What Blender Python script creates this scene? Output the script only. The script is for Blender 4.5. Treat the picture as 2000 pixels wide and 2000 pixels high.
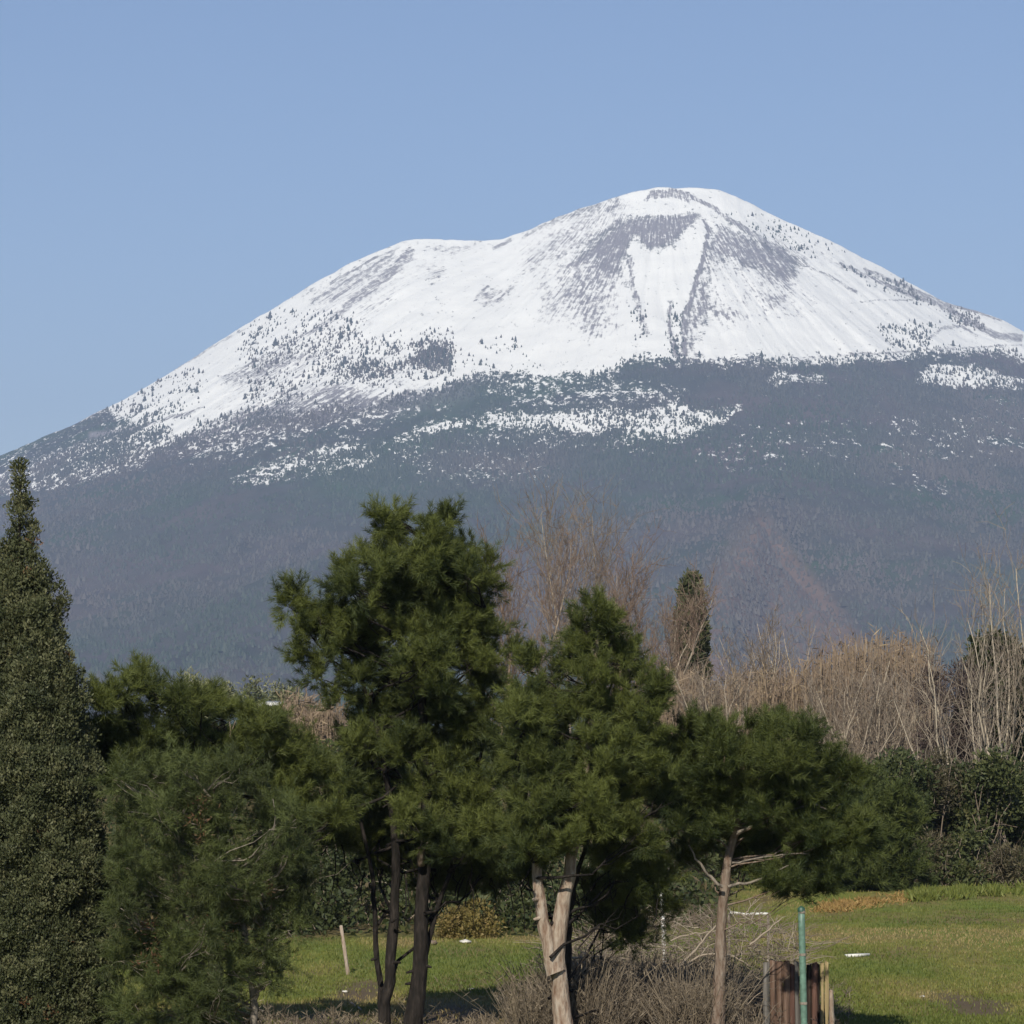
import bpy, math
import numpy as np
from mathutils import Vector, Matrix

# ------------------------------------------------------------------ camera, light, sky
for o in list(bpy.data.objects):
    bpy.data.objects.remove(o)
sc = bpy.context.scene
COL = sc.collection
F = 6573.0                      # focal length in photo pixels (2000 px wide)
CAM_Z = 5.0
PITCH = math.atan(450.0 / F)
cam = bpy.data.cameras.new('camera')
cam.sensor_width = 36
cam.lens = 36 * F / 2000.0
cam.clip_start = 0.5
cam.clip_end = 60000
cam_o = bpy.data.objects.new('camera', cam)
cam_o.location = (0, 0, CAM_Z)
cam_o.rotation_euler = (math.pi / 2 + PITCH, 0, 0)
COL.objects.link(cam_o)
sc.camera = cam_o

SUN_EL, SUN_AZ = math.radians(37), math.radians(192)
w = bpy.data.worlds.new('World')
sc.world = w
w.use_nodes = True
nt = w.node_tree
nt.nodes.clear()
sky = nt.nodes.new('ShaderNodeTexSky')
sky.sky_type = 'NISHITA'
sky.sun_disc = False
sky.sun_elevation = SUN_EL
sky.sun_rotation = SUN_AZ
sky.altitude = 100
sky.air_density = 1.0
sky.dust_density = 0.0
sky.ozone_density = 4.0
bg = nt.nodes.new('ShaderNodeBackground')
bg.inputs['Strength'].default_value = 0.064
wo = nt.nodes.new('ShaderNodeOutputWorld')
tintn = nt.nodes.new('ShaderNodeMix'); tintn.data_type = 'RGBA'; tintn.blend_type = 'MULTIPLY'
tintn.inputs['Factor'].default_value = 1.0
tintn.inputs['B'].default_value = (1.01, 0.945, 0.97, 1)
nt.links.new(sky.outputs[0], tintn.inputs['A'])
nt.links.new(tintn.outputs['Result'], bg.inputs[0])
nt.links.new(bg.outputs[0], wo.inputs[0])
sun = bpy.data.lights.new('sun', 'SUN')
sun.energy = 3.6
sun.angle = math.radians(0.5)
sun.color = (1.0, 0.935, 0.79)
sun_o = bpy.data.objects.new('sun', sun)
sd = Vector((math.sin(SUN_AZ) * math.cos(SUN_EL), math.cos(SUN_AZ) * math.cos(SUN_EL), math.sin(SUN_EL)))
sun_o.rotation_euler = sd.to_track_quat('Z', 'Y').to_euler()
sun_o.location = (-30, -30, 60)
COL.objects.link(sun_o)
sc.view_settings.view_transform = 'Standard'
sc.view_settings.look = 'None'
sc.view_settings.exposure = 0.68
sc.view_settings.gamma = 1.0
HAZE_DENSITY = 7.6e-5
HAZE_COLOR = (0.54, 0.685, 1.0)

# ------------------------------------------------------------------ helpers
CT, ST = math.cos(PITCH), math.sin(PITCH)


def at(px, py, Y):
    """world point at distance Y seen at photo pixel px, py"""
    v = (1000.0 - py) / F
    den = CT - v * ST
    return np.array([Y * (px - 1000.0) / F / den, Y, CAM_Z + Y * (ST + v * CT) / den])


def project(P):
    y = P[..., 1]
    z = P[..., 2] - CAM_Z
    dep = y * CT + z * ST
    up = -y * ST + z * CT
    return 1000 + F * P[..., 0] / dep, 1000 - F * up / dep


def ppm(Y):
    return F / Y


def hash2(ix, iy, seed):
    n = (ix.astype(np.int64) * 374761393 + iy.astype(np.int64) * 668265263 + seed * 974634777) & 0x7fffffff
    n = ((n ^ (n >> 13)) * 1274126177) & 0x7fffffff
    n = n ^ (n >> 16)
    return (n & 0xffff) / 65535.0


def vnoise(x, y, seed=0):
    x = np.asarray(x, float); y = np.asarray(y, float)
    ix = np.floor(x); iy = np.floor(y)
    fx = x - ix; fy = y - iy
    fx = fx * fx * (3 - 2 * fx); fy = fy * fy * (3 - 2 * fy)
    a = hash2(ix, iy, seed); b = hash2(ix + 1, iy, seed)
    c = hash2(ix, iy + 1, seed); d = hash2(ix + 1, iy + 1, seed)
    return (a * (1 - fx) + b * fx) * (1 - fy) + (c * (1 - fx) + d * fx) * fy


def fbm(x, y, seed=0, oct=4):
    s = 0; amp = 0.5; t = 0
    for i in range(oct):
        s = s + amp * vnoise(x * 2 ** i, y * 2 ** i, seed + i * 17)
        t += amp; amp *= 0.5
    return s / t


def norm(v):
    return v / np.maximum(np.linalg.norm(v, axis=-1, keepdims=True), 1e-9)


def tag(o, label=None, cat=None, group=None, kind=None):
    if label: o['label'] = label
    if cat: o['category'] = cat
    if group: o['group'] = group
    if kind: o['kind'] = kind
    return o


def thing(name, loc, label, cat, group=None):
    o = bpy.data.objects.new(name, None)
    COL.objects.link(o)
    o.location = tuple(loc)
    o.empty_display_size = 0.2
    return tag(o, label, cat, group)


class MB:
    """collects triangles and quads in world space, builds one mesh object"""
    def __init__(self):
        self.v = []; self.t = []; self.q = []; self.a = []; self.n = 0

    def add(self, V, tris=None, quads=None, tint=0.5):
        V = np.asarray(V, float).reshape(-1, 3)
        self.v.append(V)
        self.a.append(np.broadcast_to(np.asarray(tint, float), (len(V),)).copy())
        if tris is not None and len(tris):
            self.t.append(np.asarray(tris, np.int64) + self.n)
        if quads is not None and len(quads):
            self.q.append(np.asarray(quads, np.int64) + self.n)
        self.n += len(V)

    def tri_soup(self, T, tint):
        T = np.asarray(T)
        n = len(T)
        self.add(T.reshape(-1, 3), tris=np.arange(n * 3).reshape(n, 3), tint=np.repeat(tint, 3))

    def quad_soup(self, Q, tint):
        Q = np.asarray(Q)
        n = len(Q)
        self.add(Q.reshape(-1, 3), quads=np.arange(n * 4).reshape(n, 4), tint=np.repeat(tint, 4))

    def tube(self, pts, rad, sides=8, tint=0.5, cap=True):
        pts = np.asarray(pts, float); rad = np.asarray(rad, float)
        n = len(pts)
        tan = norm(np.gradient(pts, axis=0))
        ref = np.array([0.31, 0.95, 0.05]) if abs(tan[0][2]) > 0.7 else np.array([0.05, 0.1, 1.0])
        u = norm(np.cross(tan, ref)); w_ = np.cross(tan, u)
        ang = np.linspace(0, 2 * np.pi, sides, endpoint=False)
        ring = pts[:, None, :] + rad[:, None, None] * (np.cos(ang)[None, :, None] * u[:, None, :] + np.sin(ang)[None, :, None] * w_[:, None, :])
        V = ring.reshape(-1, 3)
        i = np.arange(n - 1)[:, None] * sides; j = np.arange(sides)[None, :]; k = (j + 1) % sides
        Q = np.stack([i + j, i + k, i + sides + k, i + sides + j], -1).reshape(-1, 4)
        tr = None
        if cap:
            V = np.vstack([V, pts[-1:] + tan[-1:] * rad[-1] * 0.4])
            b = (n - 1) * sides
            tr = np.stack([b + np.arange(sides), b + (np.arange(sides) + 1) % sides, np.full(sides, n * sides)], -1)
        self.add(V, tris=tr, quads=Q, tint=tint)

    def build(self, name, mat, parent=None, smooth=False):
        me = bpy.data.meshes.new(name)
        V = np.vstack(self.v)
        if parent is not None:
            V = V - np.array(parent.location)
        T = np.vstack(self.t) if self.t else np.zeros((0, 3), np.int64)
        Q = np.vstack(self.q) if self.q else np.zeros((0, 4), np.int64)
        me.vertices.add(len(V)); me.vertices.foreach_set('co', V.astype(np.float32).ravel())
        me.loops.add(T.size + Q.size)
        me.loops.foreach_set('vertex_index', np.concatenate([T.ravel(), Q.ravel()]).astype(np.int32))
        me.polygons.add(len(T) + len(Q))
        st = np.concatenate([np.arange(len(T)) * 3, T.size + np.arange(len(Q)) * 4]).astype(np.int32)
        me.polygons.foreach_set('loop_start', st)
        if smooth:
            me.polygons.foreach_set('use_smooth', np.ones(len(T) + len(Q), bool))
        at_ = me.attributes.new('tint', 'FLOAT', 'POINT')
        at_.data.foreach_set('value', np.concatenate(self.a).astype(np.float32))
        me.update(calc_edges=True)
        me.validate()
        me.materials.append(mat)
        o = bpy.data.objects.new(name, me)
        COL.objects.link(o)
        if parent is not None:
            o.parent = parent
        return o


# ------------------------------------------------------------------ materials
def new_mat(name):
    m = bpy.data.materials.new(name)
    m.use_nodes = True
    m.node_tree.nodes.clear()
    return m, m.node_tree.nodes, m.node_tree.links


def ramp(nodes, stops, interp='LINEAR'):
    r = nodes.new('ShaderNodeValToRGB')
    cr = r.color_ramp
    cr.interpolation = interp
    while len(cr.elements) < len(stops):
        cr.elements.new(0.5)
    for e, (p, c) in zip(cr.elements, stops):
        e.position = p
        e.color = (c[0], c[1], c[2], 1)
    return r


def leaf_mat(name, stops, transl=0.22, rough=0.6, spec=0.25):
    m, N, L = new_mat(name)
    a = N.new('ShaderNodeAttribute'); a.attribute_name = 'tint'
    r = ramp(N, stops)
    L.new(a.outputs['Fac'], r.inputs[0])
    p = N.new('ShaderNodeBsdfPrincipled')
    p.inputs['Roughness'].default_value = rough
    p.inputs['Specular IOR Level'].default_value = spec
    L.new(r.outputs[0], p.inputs['Base Color'])
    t = N.new('ShaderNodeBsdfTranslucent')
    L.new(r.outputs[0], t.inputs[0])
    mx = N.new('ShaderNodeMixShader'); mx.inputs[0].default_value = transl
    L.new(p.outputs[0], mx.inputs[1]); L.new(t.outputs[0], mx.inputs[2])
    o = N.new('ShaderNodeOutputMaterial')
    L.new(mx.outputs[0], o.inputs[0])
    return m


def bark_mat(name, c1, c2, c3=None, scale=15.0, stretch=0.3):
    m, N, L = new_mat(name)
    tc = N.new('ShaderNodeTexCoord')
    mp = N.new('ShaderNodeMapping'); mp.inputs['Scale'].default_value = (1, 1, stretch)
    L.new(tc.outputs['Object'], mp.inputs[0])
    n = N.new('ShaderNodeTexNoise'); n.inputs['Scale'].default_value = scale; n.inputs['Detail'].default_value = 6
    L.new(mp.outputs[0], n.inputs['Vector'])
    r = ramp(N, [(0.3, c1), (0.55, c2), (0.75, c3 or c2)])
    L.new(n.outputs[0], r.inputs[0])
    p = N.new('ShaderNodeBsdfPrincipled'); p.inputs['Roughness'].default_value = 0.85
    p.inputs['Specular IOR Level'].default_value = 0.15
    L.new(r.outputs[0], p.inputs['Base Color'])
    b = N.new('ShaderNodeBump'); b.inputs['Strength'].default_value = 1.0; b.inputs['Distance'].default_value = 0.05
    L.new(n.outputs[0], b.inputs['Height']); L.new(b.outputs[0], p.inputs['Normal'])
    o = N.new('ShaderNodeOutputMaterial'); L.new(p.outputs[0], o.inputs[0])
    return m


M_pine = leaf_mat('pine_needles', [(0.0, (0.030, 0.043, 0.014)), (0.45, (0.061, 0.077, 0.022)), (0.75, (0.094, 0.110, 0.028)), (0.93, (0.12, 0.14, 0.035)), (1.0, (0.13, 0.07, 0.03))])
M_pine_r = leaf_mat('pine_needles_deep', [(0.0, (0.028, 0.042, 0.012)), (0.5, (0.060, 0.076, 0.020)), (0.85, (0.090, 0.108, 0.027)), (0.97, (0.10, 0.115, 0.035)), (1.0, (0.13, 0.07, 0.03))])
M_cyp = leaf_mat('cypress_leaves', [(0.0, (0.034, 0.042, 0.018)), (0.5, (0.072, 0.080, 0.036)), (0.85, (0.12, 0.122, 0.06)), (0.96, (0.13, 0.12, 0.06)), (1.0, (0.14, 0.07, 0.035))], transl=0.12)
M_feather = leaf_mat('feathery_leaves', [(0.0, (0.034, 0.040, 0.016)), (0.5, (0.070, 0.088, 0.028)), (0.9, (0.105, 0.125, 0.040)), (0.98, (0.11, 0.075, 0.04)), (1.0, (0.12, 0.065, 0.035))])
M_olive = leaf_mat('olive_leaves', [(0.0, (0.07, 0.085, 0.045)), (0.5, (0.15, 0.16, 0.085)), (1.0, (0.30, 0.29, 0.17))], transl=0.1)
M_bush = leaf_mat('bush_leaves', [(0.0, (0.026, 0.036, 0.013)), (0.5, (0.055, 0.068, 0.024)), (0.8, (0.09, 0.098, 0.034)), (1.0, (0.11, 0.085, 0.045))])
M_bramble = leaf_mat('bramble_twigs', [(0.0, (0.032, 0.030, 0.016)), (0.5, (0.068, 0.058, 0.032)), (1.0, (0.13, 0.105, 0.06))], transl=0.05)
M_redbramble = leaf_mat('red_bramble', [(0.0, (0.04, 0.028, 0.026)), (0.5, (0.08, 0.056, 0.05)), (1.0, (0.13, 0.10, 0.09))], transl=0.05)
M_cane = leaf_mat('cane', [(0.0, (0.12, 0.085, 0.06)), (0.5, (0.21, 0.155, 0.11)), (1.0, (0.33, 0.25, 0.15))], transl=0.1)
M_twig = leaf_mat('bare_twigs', [(0.0, (0.11, 0.08, 0.06)), (0.5, (0.22, 0.175, 0.135)), (1.0, (0.40, 0.34, 0.26))], transl=0.0)
M_otwig = leaf_mat('orange_twigs', [(0.0, (0.14, 0.095, 0.07)), (0.5, (0.24, 0.17, 0.125)), (1.0, (0.38, 0.34, 0.27))], transl=0.0)
M_weed = leaf_mat('dry_weeds', [(0.0, (0.06, 0.048, 0.037)), (0.5, (0.138, 0.110, 0.080)), (1.0, (0.25, 0.20, 0.14))], transl=0.1)
M_grass = leaf_mat('grass', [(0.0, (0.08, 0.108, 0.022)), (0.5, (0.142, 0.156, 0.034)), (0.8, (0.20, 0.18, 0.055)), (1.0, (0.26, 0.20, 0.09))], transl=0.2)
M_dry = leaf_mat('dry_grass', [(0.0, (0.17, 0.10, 0.035)), (0.5, (0.26, 0.16, 0.055)), (1.0, (0.34, 0.24, 0.09))], transl=0.1)
M_yel = leaf_mat('yellowing_leaves', [(0.0, (0.08, 0.07, 0.02)), (0.5, (0.16, 0.125, 0.035)), (1.0, (0.24, 0.17, 0.07))])
M_bark_shade = bark_mat('shade_dark_bark', (0.009, 0.008, 0.007), (0.022, 0.018, 0.016), (0.045, 0.037, 0.032))  # bark darkened below its own tone; shade on the trunks put into the colour
M_barkp = bark_mat('pale_bark', (0.16, 0.10, 0.07), (0.30, 0.24, 0.19), (0.36, 0.31, 0.26))
M_barkr = bark_mat('reddish_bark', (0.11, 0.07, 0.05), (0.185, 0.142, 0.112), (0.24, 0.20, 0.165))
M_barkg = bark_mat('grey_bark', (0.08, 0.07, 0.06), (0.2, 0.17, 0.14), (0.3, 0.26, 0.21))


def paint_mat(name, c, rough=0.5, var=0.25, scale=6):
    m, N, L = new_mat(name)
    tc = N.new('ShaderNodeTexCoord')
    n = N.new('ShaderNodeTexNoise'); n.inputs['Scale'].default_value = scale; n.inputs['Detail'].default_value = 5
    L.new(tc.outputs['Object'], n.inputs['Vector'])
    d = tuple(x * (1 - var) for x in c); e = tuple(min(1, x * (1 + var)) for x in c)
    r = ramp(N, [(0.3, d), (0.7, e)])
    L.new(n.outputs[0], r.inputs[0])
    p = N.new('ShaderNodeBsdfPrincipled'); p.inputs['Roughness'].default_value = rough
    L.new(r.outputs[0], p.inputs['Base Color'])
    o = N.new('ShaderNodeOutputMaterial'); L.new(p.outputs[0], o.inputs[0])
    return m


M_green = paint_mat('green_paint', (0.10, 0.175, 0.135), 0.5, 0.30, 13)
M_white = paint_mat('white_paint', (0.56, 0.55, 0.51), 0.6, 0.15)
M_stone = paint_mat('pale_litter', (0.5, 0.48, 0.44), 0.8, 0.25)

# ------------------------------------------------------------------ ground
def field_edge(x):
    return 84 + 36 * (1 / (1 + np.exp(-(x - 6.5) * 1.1)))


def gz(x, y):
    x = np.asarray(x, float); y = np.asarray(y, float)
    e = field_edge(x)
    t = np.clip((y - e - 2) / 28.0, 0, 1)
    z = 3.8 * t * t * (3 - 2 * t)
    near = np.clip(1 - (y - 130) / 300.0, 0, 1)
    z = z + near * (0.5 * (fbm(x * 0.09 + 3, y * 0.07, 5, 3) - 0.5) + 0.10 * (fbm(x * 0.7, y * 0.5, 8, 3) - 0.5))
    far = np.clip((y - 1500) / 2500.0, 0, 1)
    return z * (1 - far) - 12 * far


xs = np.concatenate([-np.geomspace(9000, 40, 40), np.linspace(-38, 38, 153), np.geomspace(40, 9000, 40)])
ys = np.concatenate([np.linspace(-400, 25, 18), np.linspace(30, 190, 321), np.geomspace(194, 14000, 60)])
GX, GY = np.meshgrid(xs, ys)
GV = np.stack([GX, GY, gz(GX, GY)], -1)


def grid_quads(nr, nc):
    i = np.arange(nr - 1)[:, None] * nc; j = np.arange(nc - 1)[None, :]
    return np.stack([i + j, i + j + 1, i + nc + j + 1, i + nc + j], -1).reshape(-1, 4)


def ground_mat():
    m, N, L = new_mat('field_ground')
    tc = N.new('ShaderNodeTexCoord')
    def noise(scale, detail, sx=1, sy=1):
        mp = N.new('ShaderNodeMapping'); mp.inputs['Scale'].default_value = (sx, sy, 1)
        L.new(tc.outputs['Object'], mp.inputs[0])
        n = N.new('ShaderNodeTexNoise'); n.inputs['Scale'].default_value = scale; n.inputs['Detail'].default_value = detail
        n.inputs['Roughness'].default_value = 0.65
        L.new(mp.outputs[0], n.inputs['Vector'])
        return n
    n1 = noise(0.35, 6, 1, 0.35)
    n2 = noise(3.0, 5, 1, 0.4)
    r1 = ramp(N, [(0.30, (0.11, 0.085, 0.05)), (0.42, (0.165, 0.14, 0.055)), (0.52, (0.14, 0.15, 0.038)), (0.68, (0.11, 0.15, 0.028))])
    r2 = ramp(N, [(0.25, (0.7, 0.7, 0.7)), (0.75, (1.25, 1.22, 1.15))])
    L.new(n1.outputs[0], r1.inputs[0]); L.new(n2.outputs[0], r2.inputs[0])
    mx = N.new('ShaderNodeMix'); mx.data_type = 'RGBA'; mx.blend_type = 'MULTIPLY'; mx.inputs['Factor'].default_value = 1
    L.new(r1.outputs[0], mx.inputs['A']); L.new(r2.outputs[0], mx.inputs['B'])
    a = N.new('ShaderNodeAttribute'); a.attribute_name = 'tint'
    m2 = N.new('ShaderNodeMix'); m2.data_type = 'RGBA'
    L.new(a.outputs['Fac'], m2.inputs['Factor']); L.new(mx.outputs['Result'], m2.inputs['A'])
    m2.inputs['B'].default_value = (0.095, 0.07, 0.045, 1)
    p = N.new('ShaderNodeBsdfPrincipled'); p.inputs['Roughness'].default_value = 0.95
    p.inputs['Specular IOR Level'].default_value = 0.1
    L.new(m2.outputs['Result'], p.inputs['Base Color'])
    b = N.new('ShaderNodeBump'); b.inputs['Strength'].default_value = 0.7; b.inputs['Distance'].default_value = 0.12
    L.new(n2.outputs[0], b.inputs['Height']); L.new(b.outputs[0], p.inputs['Normal'])
    o = N.new('ShaderNodeOutputMaterial'); L.new(p.outputs[0], o.inputs[0])
    return m


def dirt(P):
    """bare-earth amount of the field at world points (dirt patches of the place)"""
    d = np.zeros(len(P))
    for (px, py, rx, ry, Y) in [(710, 1925, 60, 22, None), (1890, 1945, 75, 28, None), (1250, 1980, 260, 80, None), (880, 1990, 110, 40, None), (600, 1990, 60, 30, None)]:
        Yc = F * CAM_Z / (py - 1450.0)
        c = at(px, py, Yc)
        ax = rx / F * Yc
        ay = abs(F * CAM_Z / (py - ry - 1450.0) - Yc)
        q = ((P[:, 0] - c[0]) / ax) ** 2 + ((P[:, 1] - c[1]) / ay) ** 2
        q = q + 0.9 * (fbm(P[:, 0] * 0.9, P[:, 1] * 0.5, 77, 4) - 0.5)
        d = np.maximum(d, np.clip(1.5 - q * 1.2, 0, 1))
    e = field_edge(P[:, 0])
    d = np.maximum(d, 0.8 * np.clip((P[:, 1] - e - 1) / 4, 0, 1))
    return d


g = MB()
GVf = GV.reshape(-1, 3)
g.add(GVf, quads=grid_quads(*GX.shape), tint=dirt(GVf))
ground = g.build('ground', ground_mat(), smooth=True)
tag(ground, 'grassy olive green field with bare earthy patches running to the mountain foot', 'field', kind='structure')

# ------------------------------------------------------------------ mountain
SIL = [(-4000, 1440), (-2600, 1400), (-1500, 1290), (-800, 1155), (-300, 1005), (0, 890), (145, 828), (254, 774), (362, 709), (471, 640), (536, 600), (600, 561),
       (690, 510), (781, 472), (825, 467), (890, 470), (980, 469), (1009, 458), (1060, 438), (1125, 409), (1194, 387), (1240, 373), (1288, 365),
       (1362, 368), (1409, 373), (1471, 400), (1543, 436), (1616, 468), (1680, 500), (1735, 528), (1773, 551), (1835, 585),
       (1912, 609), (1959, 624), (2000, 649), (2300, 755), (2800, 910), (3500, 1090), (4500, 1300), (6000, 1435)]
YR, YB, YE = 8500.0, 3400.0, 13000.0
sil_pts = np.array([at(a, b, YR) for a, b in SIL])
SUMMIT = at(1310, 365, YR)
FINE_X = np.arange(-9000, 9001, 10.0)
_r = np.interp(FINE_X, sil_pts[:, 0], sil_pts[:, 2])


def gauss(a, s):
    k = np.exp(-0.5 * (np.arange(-4 * s, 4 * s + 1) / s) ** 2); k /= k.sum()
    return np.convolve(np.pad(a, 4 * s, mode='edge'), k, 'valid')


FINE_R = gauss(_r, 1) + 7 * (fbm(FINE_X / 38, FINE_X * 0, 401, 4) - 0.5)
FINE_S = np.minimum(gauss(_r, 22), _r + 12)


def mountain_z(X, Y):
    R = np.interp(X, FINE_X, FINE_R)
    t = np.clip((Y - YB) / (YR - YB), 0, 1)
    k = t ** 5
    Rs = np.interp(X, FINE_X, FINE_S) * (1 - k) + R * k
    s = 0.38 * t + 0.62 * t ** 2.1
    z = Rs * s
    b = np.clip((Y - YR) / (YE - YR), 0, 1)
    z = np.where(Y > YR, R * (1 - b) ** 1.3, z)
    # gullies radiating from the summit
    dx = X - SUMMIT[0]; dy = (SUMMIT[1] + 500) - Y
    phi = np.arctan2(dx, np.maximum(dy, 50)); r = np.hypot(dx, dy)
    wob = 0.05 * (fbm(X / 500, Y / 500, 3, 3) - 0.5)
    gul = fbm((phi + wob) * 17, r / 1900.0, 11, 4) - 0.5
    gul2 = 1 - 2 * np.abs(fbm((phi + wob * 1.4) * 42, r / 900.0, 23, 3) - 0.5)
    amp = np.clip(np.minimum(1 - np.clip((t - 0.7) / 0.3, 0, 1) ** 2, t * 4), 0, 1)
    up = np.clip((t - 0.35) / 0.3, 0, 1)
    z = z + amp * ((150 - 110 * up) * gul - (26 - 20 * up) * gul2 + (40 - 22 * up) * (fbm(X / 330, Y / 420, 31, 5) - 0.5))
    # spur on the lower right flank
    ppx = 1000 + F * X / Y
    crest = np.interp(Y, [3600, 4700, 5600, 6300], [1380, 1430, 1478, 1500])
    dd = (ppx - crest)
    sp = np.where(dd > 0, np.exp(-(dd / 55.0) ** 2), np.exp(-(dd / 140.0) ** 2)) * np.clip((6200 - Y) / 900, 0, 1) * np.clip((Y - 3600) / 500, 0, 1)
    z = z + 60 * sp
    return z, phi, r


cols = np.concatenate([np.linspace(-5600, -1850, 50, endpoint=False), np.linspace(-1850, 1850, 1250), np.linspace(1850, 6200, 55)[1:]])
tt = np.linspace(0, 1, 620)
rows = np.concatenate([YB + (YR - YB) * tt, np.linspace(YR, YE, 40)[1:]])
MX, MY = np.meshgrid(cols, rows)
MZ, PHI, RAD = mountain_z(MX, MY)
MV = np.stack([MX, MY, MZ], -1)
MPX, MPY = project(MV)

# ---- regional snow / forest / rock cover, painted once on a lattice over the mountain face, then fixed to the terrain
LX0, LX1, LY0, LY1, LS = -200, 2200, 330, 1100, 2
lx = np.arange(LX0, LX1, LS); ly = np.arange(LY0, LY1, LS)
LXg, LYg = np.meshgrid(lx, ly)
jx = 26 * (fbm(LXg / 40, LYg / 28, 301, 3) - 0.5); jy = 22 * (fbm(LXg / 40, LYg / 28, 302, 3) - 0.5)


def poly_alpha(poly, feather, jitter=1.0):
    P = np.array(poly, float)
    x = LXg + jx * jitter; y = LYg + jy * jitter
    ins = np.zeros(x.shape, bool); dist = np.full(x.shape, 1e9)
    for (x0, y0), (x1, y1) in zip(P, np.roll(P, -1, 0)):
        c = ((y0 > y) != (y1 > y))
        if y1 != y0:
            xi = (x1 - x0) * (y - y0) / (y1 - y0) + x0
            ins ^= c & (x < xi)
        t = np.clip(((x - x0) * (x1 - x0) + (y - y0) * (y1 - y0)) / max((x1 - x0) ** 2 + (y1 - y0) ** 2, 1e-6), 0, 1)
        dist = np.minimum(dist, np.hypot(x - x0 - t * (x1 - x0), y - y0 - t * (y1 - y0)))
    sdist = np.where(ins, dist, -dist)
    return np.clip(0.5 + sdist / feather, 0, 1)


def c3(*pts): return [(1000 + a / 2.76, 340 + b / 2.76) for a, b in pts]
def c2(*pts): return [(600 + a / 2.76, 340 + b / 2.76) for a, b in pts]
def c1(*pts): return [(0 + a / 2.76, 600 + b / 2.76) for a, b in pts]
def c4(*pts): return [(1400 + a / 3.22, 500 + b / 3.22) for a, b in pts]
def c5(*pts): return [(600 + a / 2.76, 640 + b / 2.76) for a, b in pts]
def c6(*pts): return [(1200 + a / 2.415, 660 + b / 2.415) for a, b in pts]


D = np.full(LXg.shape, -0.15)     # dark cover (0 snow .. >1 none)
ROCK = np.zeros(LXg.shape)       # bare lava rock instead of wood
TREE = np.zeros(LXg.shape)       # density of single trees


def paint(arr, poly, val, feather=14, jit=1.0):
    a = poly_alpha(poly, feather, jit)
    arr[...] = arr * (1 - a) + val * a


def line(pts, w0, w1=None):
    w1 = w1 or w0
    P = np.array(pts, float); n = len(P)
    d = norm(np.gradient(P, axis=0)); nn = np.stack([-d[:, 1], d[:, 0]], -1)
    ww = np.linspace(w0, w1, n)[:, None]
    return list(map(tuple, np.vstack([P + nn * ww, (P - nn * ww)[::-1]])))


# wooded lower flank (everything under the snow line)
SNOWLINE = [(-200, 985), (0, 968), (60, 962), (127, 952), (185, 930), (254, 912), (311, 874), (384, 845), (453, 818), (507, 806), (600, 800), (700, 795), (781, 775), (861, 768),
            (890, 745), (944, 736), (1050, 745), (1136, 738), (1198, 727), (1216, 708), (1262, 704), (1366, 707), (1407, 713), (1432, 703), (1490, 704), (1614, 708), (1780, 692), (1850, 690), (1930, 690), (2000, 700), (2200, 720)]
paint(D, SNOWLINE + [(2200, 1400), (-200, 1400)], 1.25, 34)
paint(D, [(-200, 1010), (0, 990), (300, 960), (760, 965), (1100, 985), (1450, 960), (2200, 985), (2200, 1500), (-200, 1500)], 2.2, 50)
# left flank: dark band above a speckled snow strip
paint(D, [(-200, 900), (0, 880), (130, 825), (200, 800), (260, 815), (235, 840), (120, 890), (60, 915), (-200, 990)], 0.98, 26)
paint(D, [(-200, 985), (0, 942), (60, 915), (163, 872), (250, 828), (330, 840), (300, 875), (254, 906), (180, 930), (100, 955), (0, 972), (-200, 1010)], 0.52, 22)
paint(D, [(0, 905), (40, 880), (60, 890), (20, 915)], 0.7, 16)
# speckled woods below the left snow field
paint(D, [(384, 838), (520, 770), (640, 740), (760, 760), (740, 800), (640, 830), (500, 880), (420, 900), (330, 890)], 0.66, 40)
paint(D, [(510, 905), (560, 880), (640, 865), (700, 855), (745, 885), (720, 915), (640, 930), (540, 925), (470, 945)], 0.48, 34)
paint(D, [(430, 935), (560, 905), (600, 925), (520, 950)], 0.62, 26)
# grey half-bare trees edging the snow
paint(D, [(948, 726), (1136, 730), (1120, 765), (950, 770)], 0.62, 18)
paint(D, [(600, 800), (781, 780), (900, 790), (760, 830), (620, 850), (500, 860)], 0.70, 36)
# middle snow strip
paint(D, [(745, 864), (803, 843), (854, 825), (948, 813), (962, 799), (1053, 808), (1165, 795), (1260, 800), (1324, 776), (1360, 800), (1448, 795), (1440, 812), (1395, 830), (1330, 858), (1240, 864), (1200, 838),
          (1158, 850), (1063, 842), (926, 832), (817, 857)], 0.14, 20, 0.7)
paint(D, [(990, 772), (1200, 740), (1340, 760), (1300, 785), (1150, 795), (1000, 795)], 0.68, 24)
paint(D, [(900, 836), (1200, 850), (1330, 860), (1250, 885), (1050, 875), (880, 862)], 0.66, 22)
paint(D, [(745, 872), (900, 865), (1070, 880), (1070, 945), (900, 950), (760, 915)], 0.75, 30)
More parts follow.
